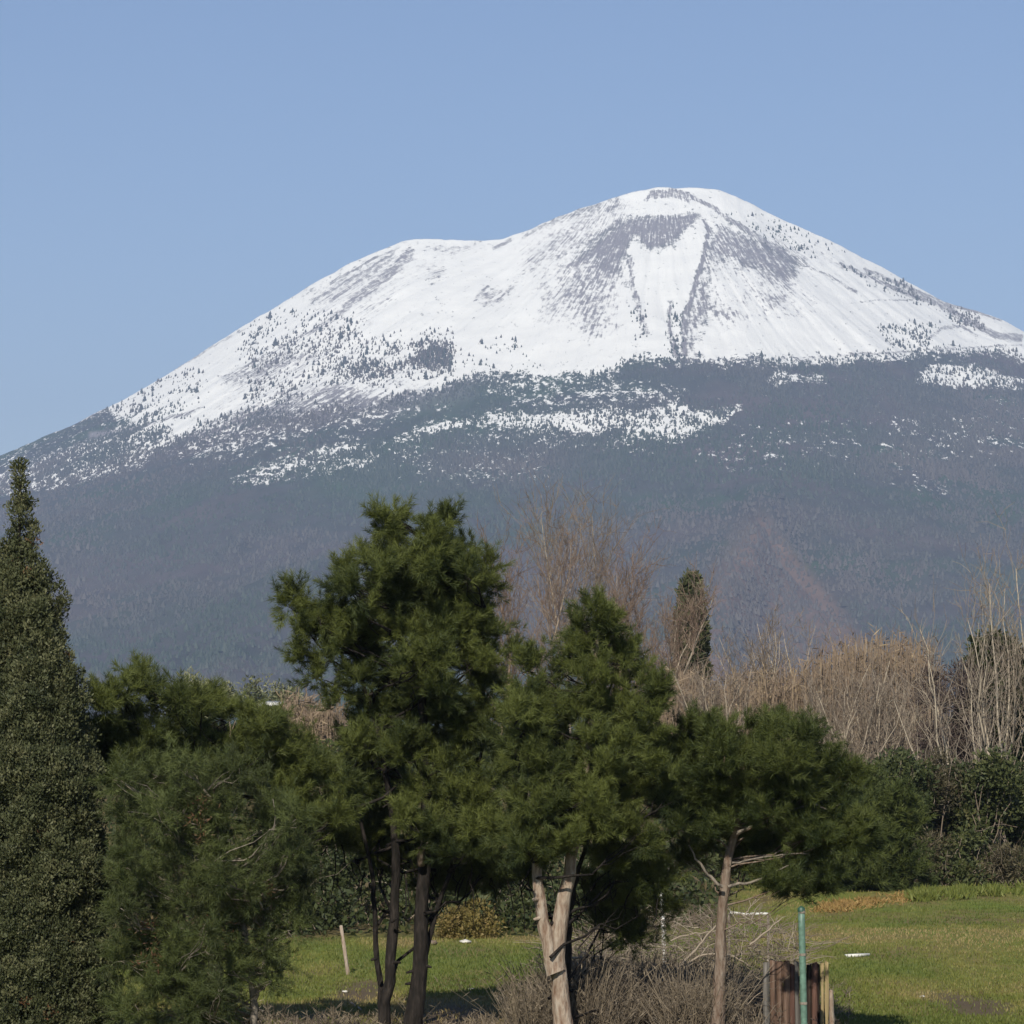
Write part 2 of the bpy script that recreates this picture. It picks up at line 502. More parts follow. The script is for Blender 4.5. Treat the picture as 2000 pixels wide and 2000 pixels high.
# right: snow lens, small clearings, dotted woods
paint(D, c6((1470, 125), (1700, 125), (1850, 185), (1935, 245), (1800, 240), (1600, 225), (1430, 212)), -0.1, 10, 0.6)
paint(D, c6((1780, 150), (1935, 190), (1935, 215), (1830, 180)), 0.2, 8, 0.5)
paint(D, c6((720, 165), (800, 145), (1000, 175), (1040, 210), (900, 220), (740, 230)), 0.45, 14)
paint(D, c6((620, 115), (900, 100), (1400, 70), (1400, 95), (1000, 125), (640, 135)), 0.35, 10, 0.5)
paint(D, c6((800, 388), (1120, 392), (1120, 412), (800, 408)), 0.78, 8, 0.3)
paint(D, c6((1250, 380), (1935, 330), (1935, 560), (1500, 600), (1260, 560)), 0.84, 40)
paint(D, c6((680, 400), (1200, 420), (1100, 620), (700, 620), (330, 580), (350, 540)), 0.87, 40)
paint(D, c6((1340, 560), (1580, 560), (1580, 740), (1400, 760)), 0.88, 40)
paint(D, c6((1930, 270), (1720, 270), (1760, 330), (1930, 330)), 0.82, 20)
# lava rock of the cone
rock_polys = [
    (c3((60, 500), (420, 380), (620, 500), (640, 880), (420, 930), (100, 800)), 0.20, 30),
    (c3((1040, 480), (1500, 480), (1760, 640), (1700, 800), (1050, 900)), 0.16, 30),
    (c2((560, 380), (760, 480), (560, 660), (350, 860), (0, 880), (0, 640)), 0.18, 30),
    (c3((1120, 120), (1320, 190), (1900, 500), (1800, 560), (1400, 420)), 0.16, 20),
    (c3((0, 340), (330, 200), (720, 110), (640, 240), (300, 480), (0, 620)), 0.20, 24),
    ([(350, 840), (440, 740), (560, 640), (700, 660), (900, 700), (900, 760), (760, 790), (500, 820)], 0.22, 40),
    (c3((600, 235), (700, 225), (850, 215), (1000, 200), (1015, 240), (940, 310), (840, 390), (720, 412), (650, 340), (590, 500), (560, 540), (470, 545), (450, 470), (300, 490), (430, 380), (540, 290)), 0.86, 12),
    (c3((270, 490), (450, 500), (600, 540), (620, 600), (510, 640), (480, 880), (430, 910), (360, 770), (280, 700), (110, 780), (260, 620)), 0.56, 22),
    (c3((1090, 250), (1200, 290), (1400, 380), (1570, 470), (1480, 610), (1300, 520), (1150, 480), (1060, 520), (1090, 690), (1200, 770), (1080, 770), (1000, 870), (1000, 985), (930, 985), (915, 800), (985, 600), (1040, 400)), 0.68, 20),
    (c3((1200, 380), (1300, 350), (1560, 470), (1480, 590), (1320, 500)), 0.80, 18),
    (c3((1290, 640), (1480, 620), (1500, 700), (1380, 720)), 0.50, 20),
    (line(c3((720, 150), (760, 100), (860, 88), (960, 118), (1100, 185), (1200, 262), (1330, 345), (1470, 425)), 5, 5), 0.70, 5),
    (c3((740, 100), (870, 80), (980, 110), (960, 160), (860, 130), (760, 140)), 0.60, 8),
    (line(c3((590, 130), (430, 190), (300, 225), (180, 275), (60, 320)), 7, 6), 0.60, 10),
    (line(c3((600, 165), (450, 215), (340, 300), (230, 370), (100, 480)), 9, 9), 0.56, 14),
    (line(c3((430, 300), (340, 390), (210, 470)), 6, 8), 0.50, 12),
    (line(c3((600, 250), (480, 310), (380, 420)), 6, 8), 0.62, 10),
    (line(c3((640, 440), (650, 600), (690, 740), (720, 870)), 5, 9), 0.56, 7),
    (line(c3((850, 680), (850, 860), (890, 980)), 5, 8), 0.60, 7),
    (line(c2((560, 430), (430, 560), (260, 690), (0, 870)), 8, 3), 0.55, 6),
    (line(c1((1760, 80), (1600, 170), (1400, 280), (1200, 390)), 3, 4), 0.60, 5),
    (c1((1190, 390), (1280, 330), (1600, 250), (1680, 260), (1500, 360), (1250, 420)), 0.60, 16),
    (c2((540, 380), (560, 440), (300, 600), (20, 700), (0, 640), (250, 500)), 0.50, 24),
    (c2((620, 370), (1000, 372), (960, 420), (800, 440), (640, 420)), 0.42, 12),
    (line(c2((1000, 400), (1060, 370), (1100, 350)), 4), .62, 4),
    (line(c2((420, 480), (300, 560), (120, 690)), 3), .62, 4),
    (line(c2((470, 420), (250, 560), (20, 690)), 2.5), .60, 4),
    (line(c2((500, 390), (330, 470), (120, 590)), 2.5), .60, 4),
    (line(c2((560, 400), (470, 500), (330, 610), (200, 720)), 5), .68, 6),
    (line(c2((1130, 580), (1020, 690)), 3), .62, 4), (line(c2((980, 600), (900, 690)), 3), .6, 4),
    (line(c3((560, 240), (600, 400), (640, 520), (650, 600)), 2.5), .72, 3),
    (line(c3((1030, 240), (1060, 300), (1040, 420), (985, 600), (930, 780), (925, 980)), 4, 6), .78, 5),
    (line(c3((1440, 420), (1560, 480), (1700, 540), (1860, 640)), 2.5), .6, 4), (line(c3((1760, 480), (1900, 540)), 3), .62, 4),
    (line(c1((700, 470), (900, 350), (1100, 240)), 2), .6, 3),
    (c2((640, 500), (740, 480), (760, 540), (650, 590)), 0.48, 14),
    (c2((900, 640), (1130, 580), (1060, 720), (960, 740)), 0.46, 16),
    (line(c4((780, 60), (1000, 150), (1200, 240), (1400, 300), (1550, 400), (1760, 500), (1930, 520)), 4, 9), 0.66, 7),
    (line(c4((920, 80), (1080, 150), (1230, 210), (1400, 285)), 3, 6), 0.66, 5),
    (line(c4((1400, 290), (1600, 340), (1800, 410)), 6, 3), 0.7, 6),
    (line(c4((830, 300), (1000, 282), (1230, 272)), 1.6, 2), 0.60, 4),
    (line(c4((740, 120), (900, 250)), 5, 7), 0.45, 10),
    (line(c1((1330, 110), (1000, 300), (700, 470), (470, 590)), 2.5, 3), 0.5, 4),
    (line(c1((1100, 540), (900, 600), (750, 650), (480, 690)), 3, 6), 0.62, 8),
    (line(c4((230, 648), (560, 640), (900, 615), (1200, 600)), 1.5, 2), 0.62, 4),
    (line(c4((1300, 590), (1600, 575), (1930, 560)), 2, 2), 0.55, 4),
    (line(c4((1330, 520), (1420, 450), (1540, 440), (1640, 510)), 5, 4), 0.58, 8),
]
for poly, val, fe in rock_polys:
    a = poly_alpha(poly, fe * 1.9 if fe > 9 else fe * .8, 0.6 if fe > 9 else .2)
    D = D * (1 - a) + np.maximum(D, val) * a
    ROCK = np.maximum(ROCK, a)
# single trees standing on the snow
for poly, val, fe in [
    (c5((0, 60), (400, 60), (700, 40), (800, 90), (760, 260), (500, 300), (250, 300), (0, 420)), 0.5, 40),
    (c5((450, 110), (780, 80), (760, 230), (480, 260)), 2.4, 20),
    (c5((230, 200), (480, 180), (480, 270), (250, 280)), 1.8, 20),
    (c5((780, 80), (1100, 60), (1280, 200), (800, 210)), 0.18, 20),
    (c1((1300, 60), (1932, 60), (1932, 560), (1350, 520)), 0.42, 40),
    (c1((500, 500), (900, 540), (1120, 560), (860, 640), (640, 740), (560, 660)), 0.7, 30),
    (c1((900, 320), (1120, 370), (1100, 480), (700, 500), (800, 420)), 0.22, 20),
    (c4((1030, 440), (1400, 430), (1300, 560), (1100, 560)), 0.8, 20),
    (c4((1250, 720), (1600, 720), (1900, 830), (1300, 830)), 0.55, 20),
    (c3((1180, 200), (1400, 230), (1800, 400), (1600, 450), (1400, 400)), 0.25, 20),
    (c4((1400, 300), (1600, 360), (1700, 470), (1480, 420)), 0.9, 14),
    (c4((780, 60), (1250, 200), (1380, 330), (1000, 190)), 0.5, 14),
    (c3((640, 700), (740, 700), (740, 890), (660, 890)), 0.4, 12),
    (c3((840, 700), (900, 700), (920, 1000), (850, 1000)), 0.6, 12),
    (SNOWLINE[4:] + [(2200, 735), (1216, 735), (1190, 750), (900, 780), (600, 830), (400, 870), (280, 910)], 1.25, 30),
    ([(745, 864), (854, 820), (962, 795), (1165, 790), (1324, 770), (1450, 795), (1395, 835), (1240, 868), (1063, 845), (817, 862)], 1.0, 26),
    ([(760, 840), (1450, 830), (1450, 900), (1000, 960), (500, 940), (420, 900)], 1.4, 40),
    ([(1450, 740), (2200, 740), (2200, 960), (1450, 930)], 1.4, 40),
    ([(-100, 975), (60, 915), (250, 828), (330, 840), (254, 912), (100, 960)], 1.6, 20),
    ([(-200, 900), (2200, 900), (2200, 1500), (-200, 1500)], .5, 60),
]:
    TREE = np.maximum(TREE, val * poly_alpha(poly, fe, 0.6))


def sample(arr, px, py):
    fx = np.clip((px - LX0) / LS, 0, arr.shape[1] - 1.001); fy = np.clip((py - LY0) / LS, 0, arr.shape[0] - 1.001)
    ix = fx.astype(int); iy = fy.astype(int); fx -= ix; fy -= iy
    return (arr[iy, ix] * (1 - fx) + arr[iy, ix + 1] * fx) * (1 - fy) + (arr[iy + 1, ix] * (1 - fx) + arr[iy + 1, ix + 1] * fx) * fy


v_dark = sample(D, MPX, MPY)
v_rock = sample(ROCK, MPX, MPY)
# behind the ridge: same cover by height
hb = np.clip((560 - MZ) / 150 + 0.5, 0, 1.25)
v_dark = np.where(MY > YR, hb, v_dark)
v_rock = np.where(MY > YR, 0, v_rock)
# brownish bare woods on the spur
sx = (MPX - np.interp(MPY, [1000, 1240], [1490, 1680]))
v_brown = np.clip(-sx / 30 + 0.5, 0, 1) * np.clip((MPX - np.interp(MPY, [1000, 1300], [1470, 1290])) / 60 + 0.5, 0, 1) * np.clip((MPY - 980) / 40, 0, 1)


def mountain_mat():
    m, N, L = new_mat('mountain_cover')
    def attr(n):
        a = N.new('ShaderNodeAttribute'); a.attribute_name = n; return a
    dark, rock, brown, flow = attr('dark'), attr('rock'), attr('brown'), attr('flow')
    tc = N.new('ShaderNodeTexCoord')
    def noise(src, scale, detail, rough=0.6, vec=(1, 1, 1)):
        mp = N.new('ShaderNodeMapping'); mp.inputs['Scale'].default_value = vec
        L.new(src, mp.inputs[0])
        n = N.new('ShaderNodeTexNoise'); n.inputs['Scale'].default_value = scale; n.inputs['Detail'].default_value = detail
        n.inputs['Roughness'].default_value = rough
        L.new(mp.outputs[0], n.inputs['Vector']); return n.outputs[0]
    def math_(op, a, b=None, c=None):
        n = N.new('ShaderNodeMath'); n.operation = op
        for i, x in enumerate((a, b, c)):
            if x is None: continue
            if isinstance(x, (int, float)): n.inputs[i].default_value = x
            else: L.new(x, n.inputs[i])
        return n.outputs[0]
    P = tc.outputs['Object']
    n_streak = noise(flow.outputs['Vector'], 1.0, 5, 0.65, (0.075, 0.011, 1))
    n_fine = noise(P, 0.085, 4, 0.7, (1, 0.3, 1))
    n_wood = noise(P, 0.07, 5, 0.8, (1, 0.24, 1))
    # rock shows in downhill streaks, wood in clumps
    mixn = N.new('ShaderNodeMix'); mixn.data_type = 'FLOAT'
    L.new(rock.outputs['Fac'], mixn.inputs['Factor'])
    L.new(n_wood, mixn.inputs['A'])
    L.new(math_('ADD', math_('MULTIPLY', n_streak, 0.55), math_('MULTIPLY', n_fine, 0.45)), mixn.inputs['B'])
    v = math_('MULTIPLY_ADD', math_('SUBTRACT', mixn.outputs['Result'], 0.5), 4.6, dark.outputs['Fac'])
    mr = N.new('ShaderNodeMapRange'); mr.interpolation_type = 'SMOOTHSTEP'
    L.new(math_('MULTIPLY_ADD', rock.outputs['Fac'], -0.16, 0.42), mr.inputs['From Min']); L.new(math_('MULTIPLY_ADD', rock.outputs['Fac'], 0.22, 0.58), mr.inputs['From Max'])
    L.new(v, mr.inputs['Value'])
    # colours
    n_pat = noise(P, 0.0022, 5, 0.6)
    n_tex = noise(P, 0.03, 5, 0.75, (1, 0.3, 1))
    wood = ramp(N, [(0.38, (0.034, 0.060, 0.030)), (0.5, (0.048, 0.052, 0.046)), (0.64, (0.076, 0.062, 0.060))])
    L.new(n_pat, wood.inputs[0])
    wv = ramp(N, [(0.3, (0.72, 0.72, 0.72)), (0.7, (1.25, 1.25, 1.25))]); L.new(n_tex, wv.inputs[0])
    w1 = N.new('ShaderNodeMix'); w1.data_type = 'RGBA'
    L.new(brown.outputs['Fac'], w1.inputs['Factor']); L.new(wood.outputs[0], w1.inputs['A']); w1.inputs['B'].default_value = (0.135, 0.092, 0.070, 1)
    wm = N.new('ShaderNodeMix'); wm.data_type = 'RGBA'; wm.blend_type = 'MULTIPLY'; wm.inputs['Factor'].default_value = 1
    L.new(w1.outputs['Result'], wm.inputs['A']); L.new(wv.outputs[0], wm.inputs['B'])
    rk = ramp(N, [(0.3, (0.14, 0.13, 0.14)), (0.7, (0.27, 0.25, 0.26))]); L.new(n_fine, rk.inputs[0])
    dk = N.new('ShaderNodeMix'); dk.data_type = 'RGBA'
    L.new(rock.outputs['Fac'], dk.inputs['Factor']); L.new(wm.outputs['Result'], dk.inputs['A']); L.new(rk.outputs[0], dk.inputs['B'])
    n_s = noise(P, 0.012, 4)
    sn = ramp(N, [(0.35, (0.80, 0.795, 0.77)), (0.65, (0.88, 0.87, 0.835))]); L.new(n_s, sn.inputs[0])
    fin = N.new('ShaderNodeMix'); fin.data_type = 'RGBA'
    L.new(mr.outputs['Result'], fin.inputs['Factor']); L.new(sn.outputs[0], fin.inputs['A']); L.new(dk.outputs['Result'], fin.inputs['B'])
    p = N.new('ShaderNodeBsdfPrincipled'); p.inputs['Roughness'].default_value = 0.9
    p.inputs['Specular IOR Level'].default_value = 0.1
    L.new(fin.outputs['Result'], p.inputs['Base Color'])
    b = N.new('ShaderNodeBump'); b.inputs['Strength'].default_value = 0.35; b.inputs['Distance'].default_value = 12
    hh = math_('ADD', n_wood, math_('MULTIPLY', mr.outputs['Result'], 0.3))
    L.new(hh, b.inputs['Height']); L.new(b.outputs[0], p.inputs['Normal'])
    o = N.new('ShaderNodeOutputMaterial'); L.new(p.outputs[0], o.inputs[0])
    return m


mm = MB()
mm.add(MV.reshape(-1, 3), quads=grid_quads(*MX.shape))
mountain = mm.build('mountain', mountain_mat(), smooth=True)
tag(mountain, 'snow capped volcanic mountain with dark wooded lower slopes under blue sky', 'mountain', kind='structure')
for nme, arr in (('dark', v_dark), ('rock', v_rock), ('brown', v_brown)):
    a_ = mountain.data.attributes.new(nme, 'FLOAT', 'POINT'); a_.data.foreach_set('value', arr.astype(np.float32).ravel())
fl = np.stack([PHI * 2600.0, RAD, np.zeros_like(RAD)], -1)
a_ = mountain.data.attributes.new('flow', 'FLOAT_VECTOR', 'POINT'); a_.data.foreach_set('vector', fl.astype(np.float32).ravel())

# ---- trees on the mountain
M_mtree = leaf_mat('mountain_tree', [(0.0, (0.030, 0.045, 0.028)), (0.5, (0.045, 0.049, 0.042)), (1.0, (0.070, 0.061, 0.055))], transl=0.0)
rng = np.random.default_rng(7)
inview = (MY < YR - 30) & (MPX > -480) & (MPX < 2480) & (MPY > 330) & (MPY < 1340)
dpx = np.abs(np.gradient(MPX, axis=1)); dpy = np.abs(np.gradient(MPY, axis=0))
wt = np.where(inview, np.clip(sample(TREE, MPX, MPY), 0, 3) * dpx * dpy, 0)
wt = wt * (0.15 + 1.7 * np.clip(fbm(MX / 60, MY / 90, 91, 3) * 2 - 0.55, 0, 1))

wtf = (wt / wt.sum()).ravel()
NT = 80000
idx = rng.choice(wtf.size, NT, p=wtf)
TP = MV.reshape(-1, 3)[idx] + np.stack([rng.normal(0, 2, NT), rng.normal(0, 3, NT), np.zeros(NT)], -1)
TP[:, 2] = mountain_z(TP[:, 0], TP[:, 1])[0] - 0.8
TH = rng.lognormal(math.log(7.4), 0.3, NT)
tpx, tpy = project(TP)
Dloc = sample(D, tpx, tpy)
# the 300 that show best against the snow are things of their own
score = TH * (Dloc < 0.45) * rng.uniform(0.5, 1, NT)
order = np.argsort(-score)
solo, rest = order[:300], order[300:]


def cone_tris(P, H, R, tint, mb, levels=((0.0, 0.55, 1.0), (0.38, 1.0, 0.75)), sides=6):
    n = len(P)
    for (z0, z1, rr) in levels:
        ph = rng.uniform(0, 6.28, n)
        ang = ph[:, None] + np.linspace(0, 2 * np.pi, sides, endpoint=False)[None]
        rad = (R * rr)[:, None] * rng.uniform(0.75, 1.2, (n, sides))
        ring = np.stack([P[:, None, 0] + rad * np.cos(ang), P[:, None, 1] + rad * np.sin(ang), np.broadcast_to((P[:, 2] + z0 * H)[:, None], (n, sides)) + rng.uniform(-0.06, 0.06, (n, sides)) * H[:, None]], -1)
        top = np.stack([P[:, 0], P[:, 1], P[:, 2] + z1 * H], -1)
        T = np.stack([ring, np.roll(ring, -1, 1), np.broadcast_to(top[:, None], ring.shape)], 2)
        mb.tri_soup(T.reshape(-1, 3, 3), np.repeat(tint, sides))


mb = MB()
low = np.clip((tpy[rest] - 880) / 80, 0, 1)
big_ = TH[rest] * (1 - .12 * low)
pt = np.clip((fbm(TP[rest][:, 0] / 420 + 9, TP[rest][:, 1] / 700, 61, 4) - .5) * 3.6 + .36 + .2 * (1 - low) + rng.normal(0, .06, len(rest)) + .75 * np.clip(-(tpx[rest] - np.interp(tpy[rest], [1000, 1240], [1490, 1680])) / 20 + .5, 0, 1) * np.clip((tpx[rest] - np.interp(tpy[rest], [1000, 1300], [1470, 1290])) / 60 + .5, 0, 1) * np.clip((tpy[rest] - 985) / 30, 0, 1), 0, 1)
cone_tris(TP[rest], big_ * 0.85, big_ * (.30 + .14 * low), pt, mb, levels=((0.0, 1.0, 1.0),), sides=5)
o = mb.build('mountain_forest', M_mtree)
tag(o, 'dark scattered woods speckling the snow line of the mountain', 'forest', kind='stuff')
protos = []
for k in range(4):
    mb = MB()
    cone_tris(np.zeros((1, 3)), np.array([1.0]), np.array([0.26 + 0.05 * k]), np.array([0.1 + 0.15 * k]), mb, levels=((0.02, 0.5, 1.0), (0.3, 0.78, 0.8), (0.58, 1.0, 0.55)), sides=8)
    mb.tube([(0, 0, -0.05), (0, 0, 0.1)], [0.03, 0.03], 5, 0.9)
    protos.append(mb.build('mountain_pine', M_mtree))
for i, j in enumerate(solo):
    src = protos[i % 4]
    c = src if i < 4 else src.copy()
    if i >= 4: COL.objects.link(c)
    c.location = TP[j]
    c.scale = (TH[j], TH[j], TH[j])
    c.rotation_euler.z = rng.uniform(0, 6.28)
    tag(c, 'small dark pine dotting the snowy upper slope of the mountain', 'pine tree', 'single pines on the snowy mountainside')

# ------------------------------------------------------------------ plant builders
def rand_dir(n, r):
    v = r.normal(size=(n, 3)); return norm(v)


def tufts(mb, P, A, K, L, W, tint, r, spread=0.55, stem=0.5):
    """needle tufts: K thin blades round the end of each shoot"""
    n = len(P)
    B = P[:, None, :] + A[:, None, :] * (r.uniform(-stem, stem * 0.3, (n, K, 1)) * L)
    d = norm(A[:, None, :] * 0.62 + rand_dir(n * K, r).reshape(n, K, 3) * spread)
    ln = L * r.uniform(0.65, 1.15, (n, K, 1))
    tip = B + d * ln
    side = norm(np.cross(d, rand_dir(n * K, r).reshape(n, K, 3))) * (W * r.uniform(0.7, 1.3, (n, K, 1)) * 0.5)
    mid = B + d * ln * 0.45
    T = np.stack([B - side * .6, mid * .4 + B * .6 + side, tip], 2)
    tt_ = np.repeat(np.clip(tint + r.normal(0, 0.07, n), 0, 0.90)[:, None], K, 1).ravel()
    mb.tri_soup(T.reshape(-1, 3, 3), tt_)


def leaves(mb, P, A, L, W, tint, r):
    n = len(P)
    side = norm(np.cross(A, rand_dir(n, r))) * (W * r.uniform(0.6, 1.4, (n, 1)) * 0.5)
    ln = A * (L * r.uniform(0.6, 1.4, (n, 1)))
    Q = np.stack([P, P + ln * 0.5 + side, P + ln, P + ln * 0.5 - side], 1)
    mb.quad_soup(Q, tint)


def blob_world(b, Y0):
    """(px, py, rx, ry, dY) -> centre, radii in metres"""
    px, py, rx, ry = b[:4]
    Y = Y0 + (b[4] if len(b) > 4 else 0.0)
    c = at(px, py, Y); k = Y / F
    dy = b[5] if len(b) > 5 else 0.5 * (rx + ry) * k
    return c, np.array([rx * k, dy, ry * k])


def subclumps(c, rad, r, size, dens=1.0):
    area = (rad[0] * rad[2] + rad[0] * rad[1] + rad[1] * rad[2]) / 3 * 12.6
    n = max(3, int(area / (size * size * 3.4) * dens))
    d = rand_dir(n, r)
    rr = r.uniform(0.35, 1.0, (n, 1)) ** 0.5
    return c + d * rad * rr * 0.92, d


def pine_crown(mb, blobs, Y0, r, size=0.25, per=36, K=24, L=0.15, W=0.0105, base_tint=0.45, tvar=0.22, upbias=0.7, dens=1.0, front=.35):
    out = []
    mx = np.mean([b[0] for b in blobs]); k = Y0 / F
    full = []
    for b in blobs:
        b = list(b) + [0.0] * (5 - len(b))
        wx = np.std([q[0] for q in blobs]) * k * 1.1
        edge = min(1, abs(b[0] - mx) * k / max(wx * 1.6, .1))
        j = wx * math.sqrt(max(0, 1 - edge ** 2))
        b[2] *= .98; b[3] *= .98
        if len(b) == 5: b[4] += r.uniform(-.45, .25) * j
        full.append(tuple(b))
        if r.uniform() < .55 and b[2] > 24:
            full.append((b[0] * .9 + mx * .1 + r.normal(0, 10), b[1] + r.normal(4, 8), b[2], b[3], b[4] + r.uniform(.6, 1.2) * (.35 + j)))
    for b in list(full):
        if len(b) == 5 and b[2] > 30 and r.uniform() < front:
            full.append((b[0] + r.normal(0, 14), b[1] + r.normal(0, 12), b[2] * .85, b[3] * .85, b[4] - r.uniform(.5, 1.1)))
    for b in full:
        c, rad = blob_world(b, Y0)
        c = c - np.array([0, 0, size * .55])
        rad = np.maximum(rad - size * .6, rad * .45)
        cc, dd = subclumps(c, rad, r, size, dens * 1.55)
        bt = base_tint + r.normal(0, tvar * 0.75)
        for q, d in zip(cc, dd):
            ns = 6
            e = rand_dir(ns, r)
            sd_ = norm(e * 0.75 + d * 0.45 + np.array([0, 0, upbias]))
            sl = size * r.uniform(0.8, 1.8, (ns, 1))
            m = max(3, int(per * r.uniform(0.7, 1.3) / ns))
            u = (np.arange(m) + r.uniform(0, 1, m)) / m
            P = q + e[:, None] * size * .25 + sd_[:, None] * (u[None, :, None] * sl[:, None]) + r.normal(0, .02, (ns, m, 3))
            A = norm(sd_[:, None] + r.normal(0, .22, (ns, m, 3)))
            st = np.clip(bt + r.normal(0, tvar * .7) + r.normal(0, tvar * .6, ns) + 0.10 * sd_[:, 2], 0.02, 0.92)
            tufts(mb, P.reshape(-1, 3), A.reshape(-1, 3), K, L, W, np.repeat(st, m), r)
            # leading shoots that break the outline
        out.append((c, rad))
    return out


def leaf_crown(mb, blobs, Y0, r, size=0.2, per=60, L=0.07, W=0.045, base_tint=0.45, tvar=0.2, up=0.3, dens=1.0, brown=0.0):
    out = []
    for b in blobs:
        c, rad = blob_world(b, Y0)
        cc, dd = subclumps(c, rad, r, size, dens)
        for q, d in zip(cc, dd):
            m = int(per * r.uniform(0.5, 1.4))
            s = size * r.uniform(0.6, 1.3)
            e = rand_dir(m, r)
            P = q + e * s * (r.uniform(0.15, 1, (m, 1)) ** 0.5)
            A = norm(e * 0.7 + np.array([0, 0, up]) + r.normal(0, 0.5, (m, 3)))
            t = base_tint + r.normal(0, tvar)
            t = min(t, .8) if base_tint < .9 else t
            if r.uniform() < brown: t = 1.0
            leaves(mb, P, A, L, W, np.clip(t + r.normal(0, 0.08, m), 0, .95 if t < .9 else 1), r)
        out.append((c, rad))
    return out


def wobble(p0, p1, n, amp, r, sag=0.0):
    t = np.linspace(0, 1, n)[:, None]
    p = p0 * (1 - t) + p1 * t
    ln = np.linalg.norm(p1 - p0)
    j = np.cumsum(r.normal(0, amp * ln / n, (n, 3)), 0); j -= t * j[-1]
    p = p + j
    p[:, 2] += -sag * ln * (4 * t * (1 - t))[:, 0]
    return p


def limbs_to(mb, trunk, blobs, r, r0=0.045, frac=1.0, tint=0.5):
    """limbs from the trunk up and out to each pad of foliage"""
    trunk = np.asarray(trunk)
    for c, rad in blobs:
        if r.uniform() > frac: continue
        below = trunk[trunk[:, 2] < c[2] + 0.1]
        if not len(below): below = trunk[:1]
        hd = np.hypot(below[:, 0] - c[0], below[:, 1] - c[1])
        k = np.argmin(np.abs(c[2] - below[:, 2] - 0.45 * hd))
        p = wobble(below[k], c, 7, 0.35, r, 0.06)
        mb.tube(p, np.linspace(r0, r0 * 0.25, 7), 5, tint)
        for _ in range(3):
            i = r.integers(2, 6)
            e = c + rand_dir(1, r)[0] * rad * 0.8
            mb.tube(wobble(p[i], e, 5, 0.3, r), np.linspace(r0 * 0.4, r0 * 0.12, 5), 4, tint)


def px_line(pts, Y):
    return np.array([at(p[0], p[1], Y + (p[2] if len(p) > 2 else 0)) for p in pts])


def resample(P, n, r=None, amp=0.0):
    P = np.asarray(P, float)
    s = np.concatenate([[0], np.cumsum(np.linalg.norm(np.diff(P, axis=0), axis=1))])
    t = np.linspace(0, s[-1], n)
    Q = np.stack([np.interp(t, s, P[:, i]) for i in range(3)], -1)
    # soften the corners
    for _ in range(2):
        Q[1:-1] = 0.25 * Q[:-2] + 0.5 * Q[1:-1] + 0.25 * Q[2:]
    if r is not None:
        Q[1:-1] += r.normal(0, amp, (n - 2, 3))
    return Q


def grounded(pts, Y):
    P = px_line(pts, Y)
    b = P[0].copy(); z = float(gz(b[0], b[1])) - 0.12
    if b[2] > z:
        P = np.vstack([[b[0] + (b[0] - P[1][0]) * 0.3, b[1], z], P])
    return P


def stems_mesh(mb, stems, r, knots=True):
    allp = []
    for P, ra, rb in stems:
        Q = resample(P, 22, r, 0.012)
        rad = np.linspace(ra, rb, 22) * (1 + r.normal(0, 0.05, 22))
        rad[0] *= 1.25; rad[1] *= 1.1
        mb.tube(Q, rad, 10, 0.5)
        allp.append(Q)
    return np.vstack(allp)


# ------------------------------------------------------------------ the pines
# tallest pine, centre left
r = np.random.default_rng(101)
Yp = 58.0
big = [(748, 1002, 20, 38, 0), (768, 990, 18, 32, .2), (765, 1040, 38, 40), (842, 1000, 30, 36), (868, 1005, 18, 34), (845, 1050, 50, 40), (735, 1085, 48, 40), (800, 1085, 50, 45), (865, 1090, 55, 50), (912, 1072, 20, 36), (908, 1110, 40, 45), (955, 1095, 16, 36), (950, 1125, 28, 34),
       (668, 1105, 18, 38), (685, 1130, 45, 42), (760, 1140, 75, 55), (860, 1150, 75, 55), (930, 1170, 50, 48), (576, 1140, 14, 34), (562, 1165, 18, 26), (590, 1180, 30, 38), (625, 1195, 26, 34), (650, 1190, 30, 40), (700, 1190, 50, 45), (608, 1225, 38, 34), (660, 1240, 36, 34),
       (780, 1210, 70, 48), (870, 1220, 75, 50), (955, 1225, 40, 45), (590, 1265, 30, 34), (640, 1275, 48, 40), (710, 1265, 34, 34, .6), (830, 1270, 75, 42), (920, 1280, 65, 48), (985, 1265, 26, 40), (620, 1310, 34, 26), (690, 1315, 50, 38), (770, 1310, 50, 40, .4), (840, 1330, 70, 45), (950, 1340, 60, 50),
       (655, 1365, 40, 34), (720, 1375, 60, 42), (800, 1385, 60, 42), (880, 1400, 75, 50), (980, 1400, 55, 50), (700, 1430, 55, 36, .5), (790, 1450, 70, 45), (880, 1470, 75, 50), (975, 1480, 60, 50), (720, 1470, 40, 25, .1),
       (740, 1500, 60, 42, 1.6), (690, 1540, 60, 50, 2.0), (760, 1580, 60, 50, 2.0), (700, 1630, 70, 42, 2.0), (820, 1540, 50, 45), (900, 1550, 75, 50), (800, 1590, 40, 28, -.2), (860, 1610, 65, 42), (950, 1600, 65, 48), (780, 1660, 70, 42, 1.8), (900, 1660, 70, 42, .8), (850, 1710, 70, 34, 1.6), (960, 1690, 60, 42, 1.2)]
t1 = thing('pine_tree', (0, 0, 0), 'tallest green pine in the middle with several dark trunks and lopsided crown', 'pine tree', 'pines in the foreground grove')
b0 = at(800, 2040, Yp); b0[2] = float(gz(b0[0], b0[1]))
t1.location = b0
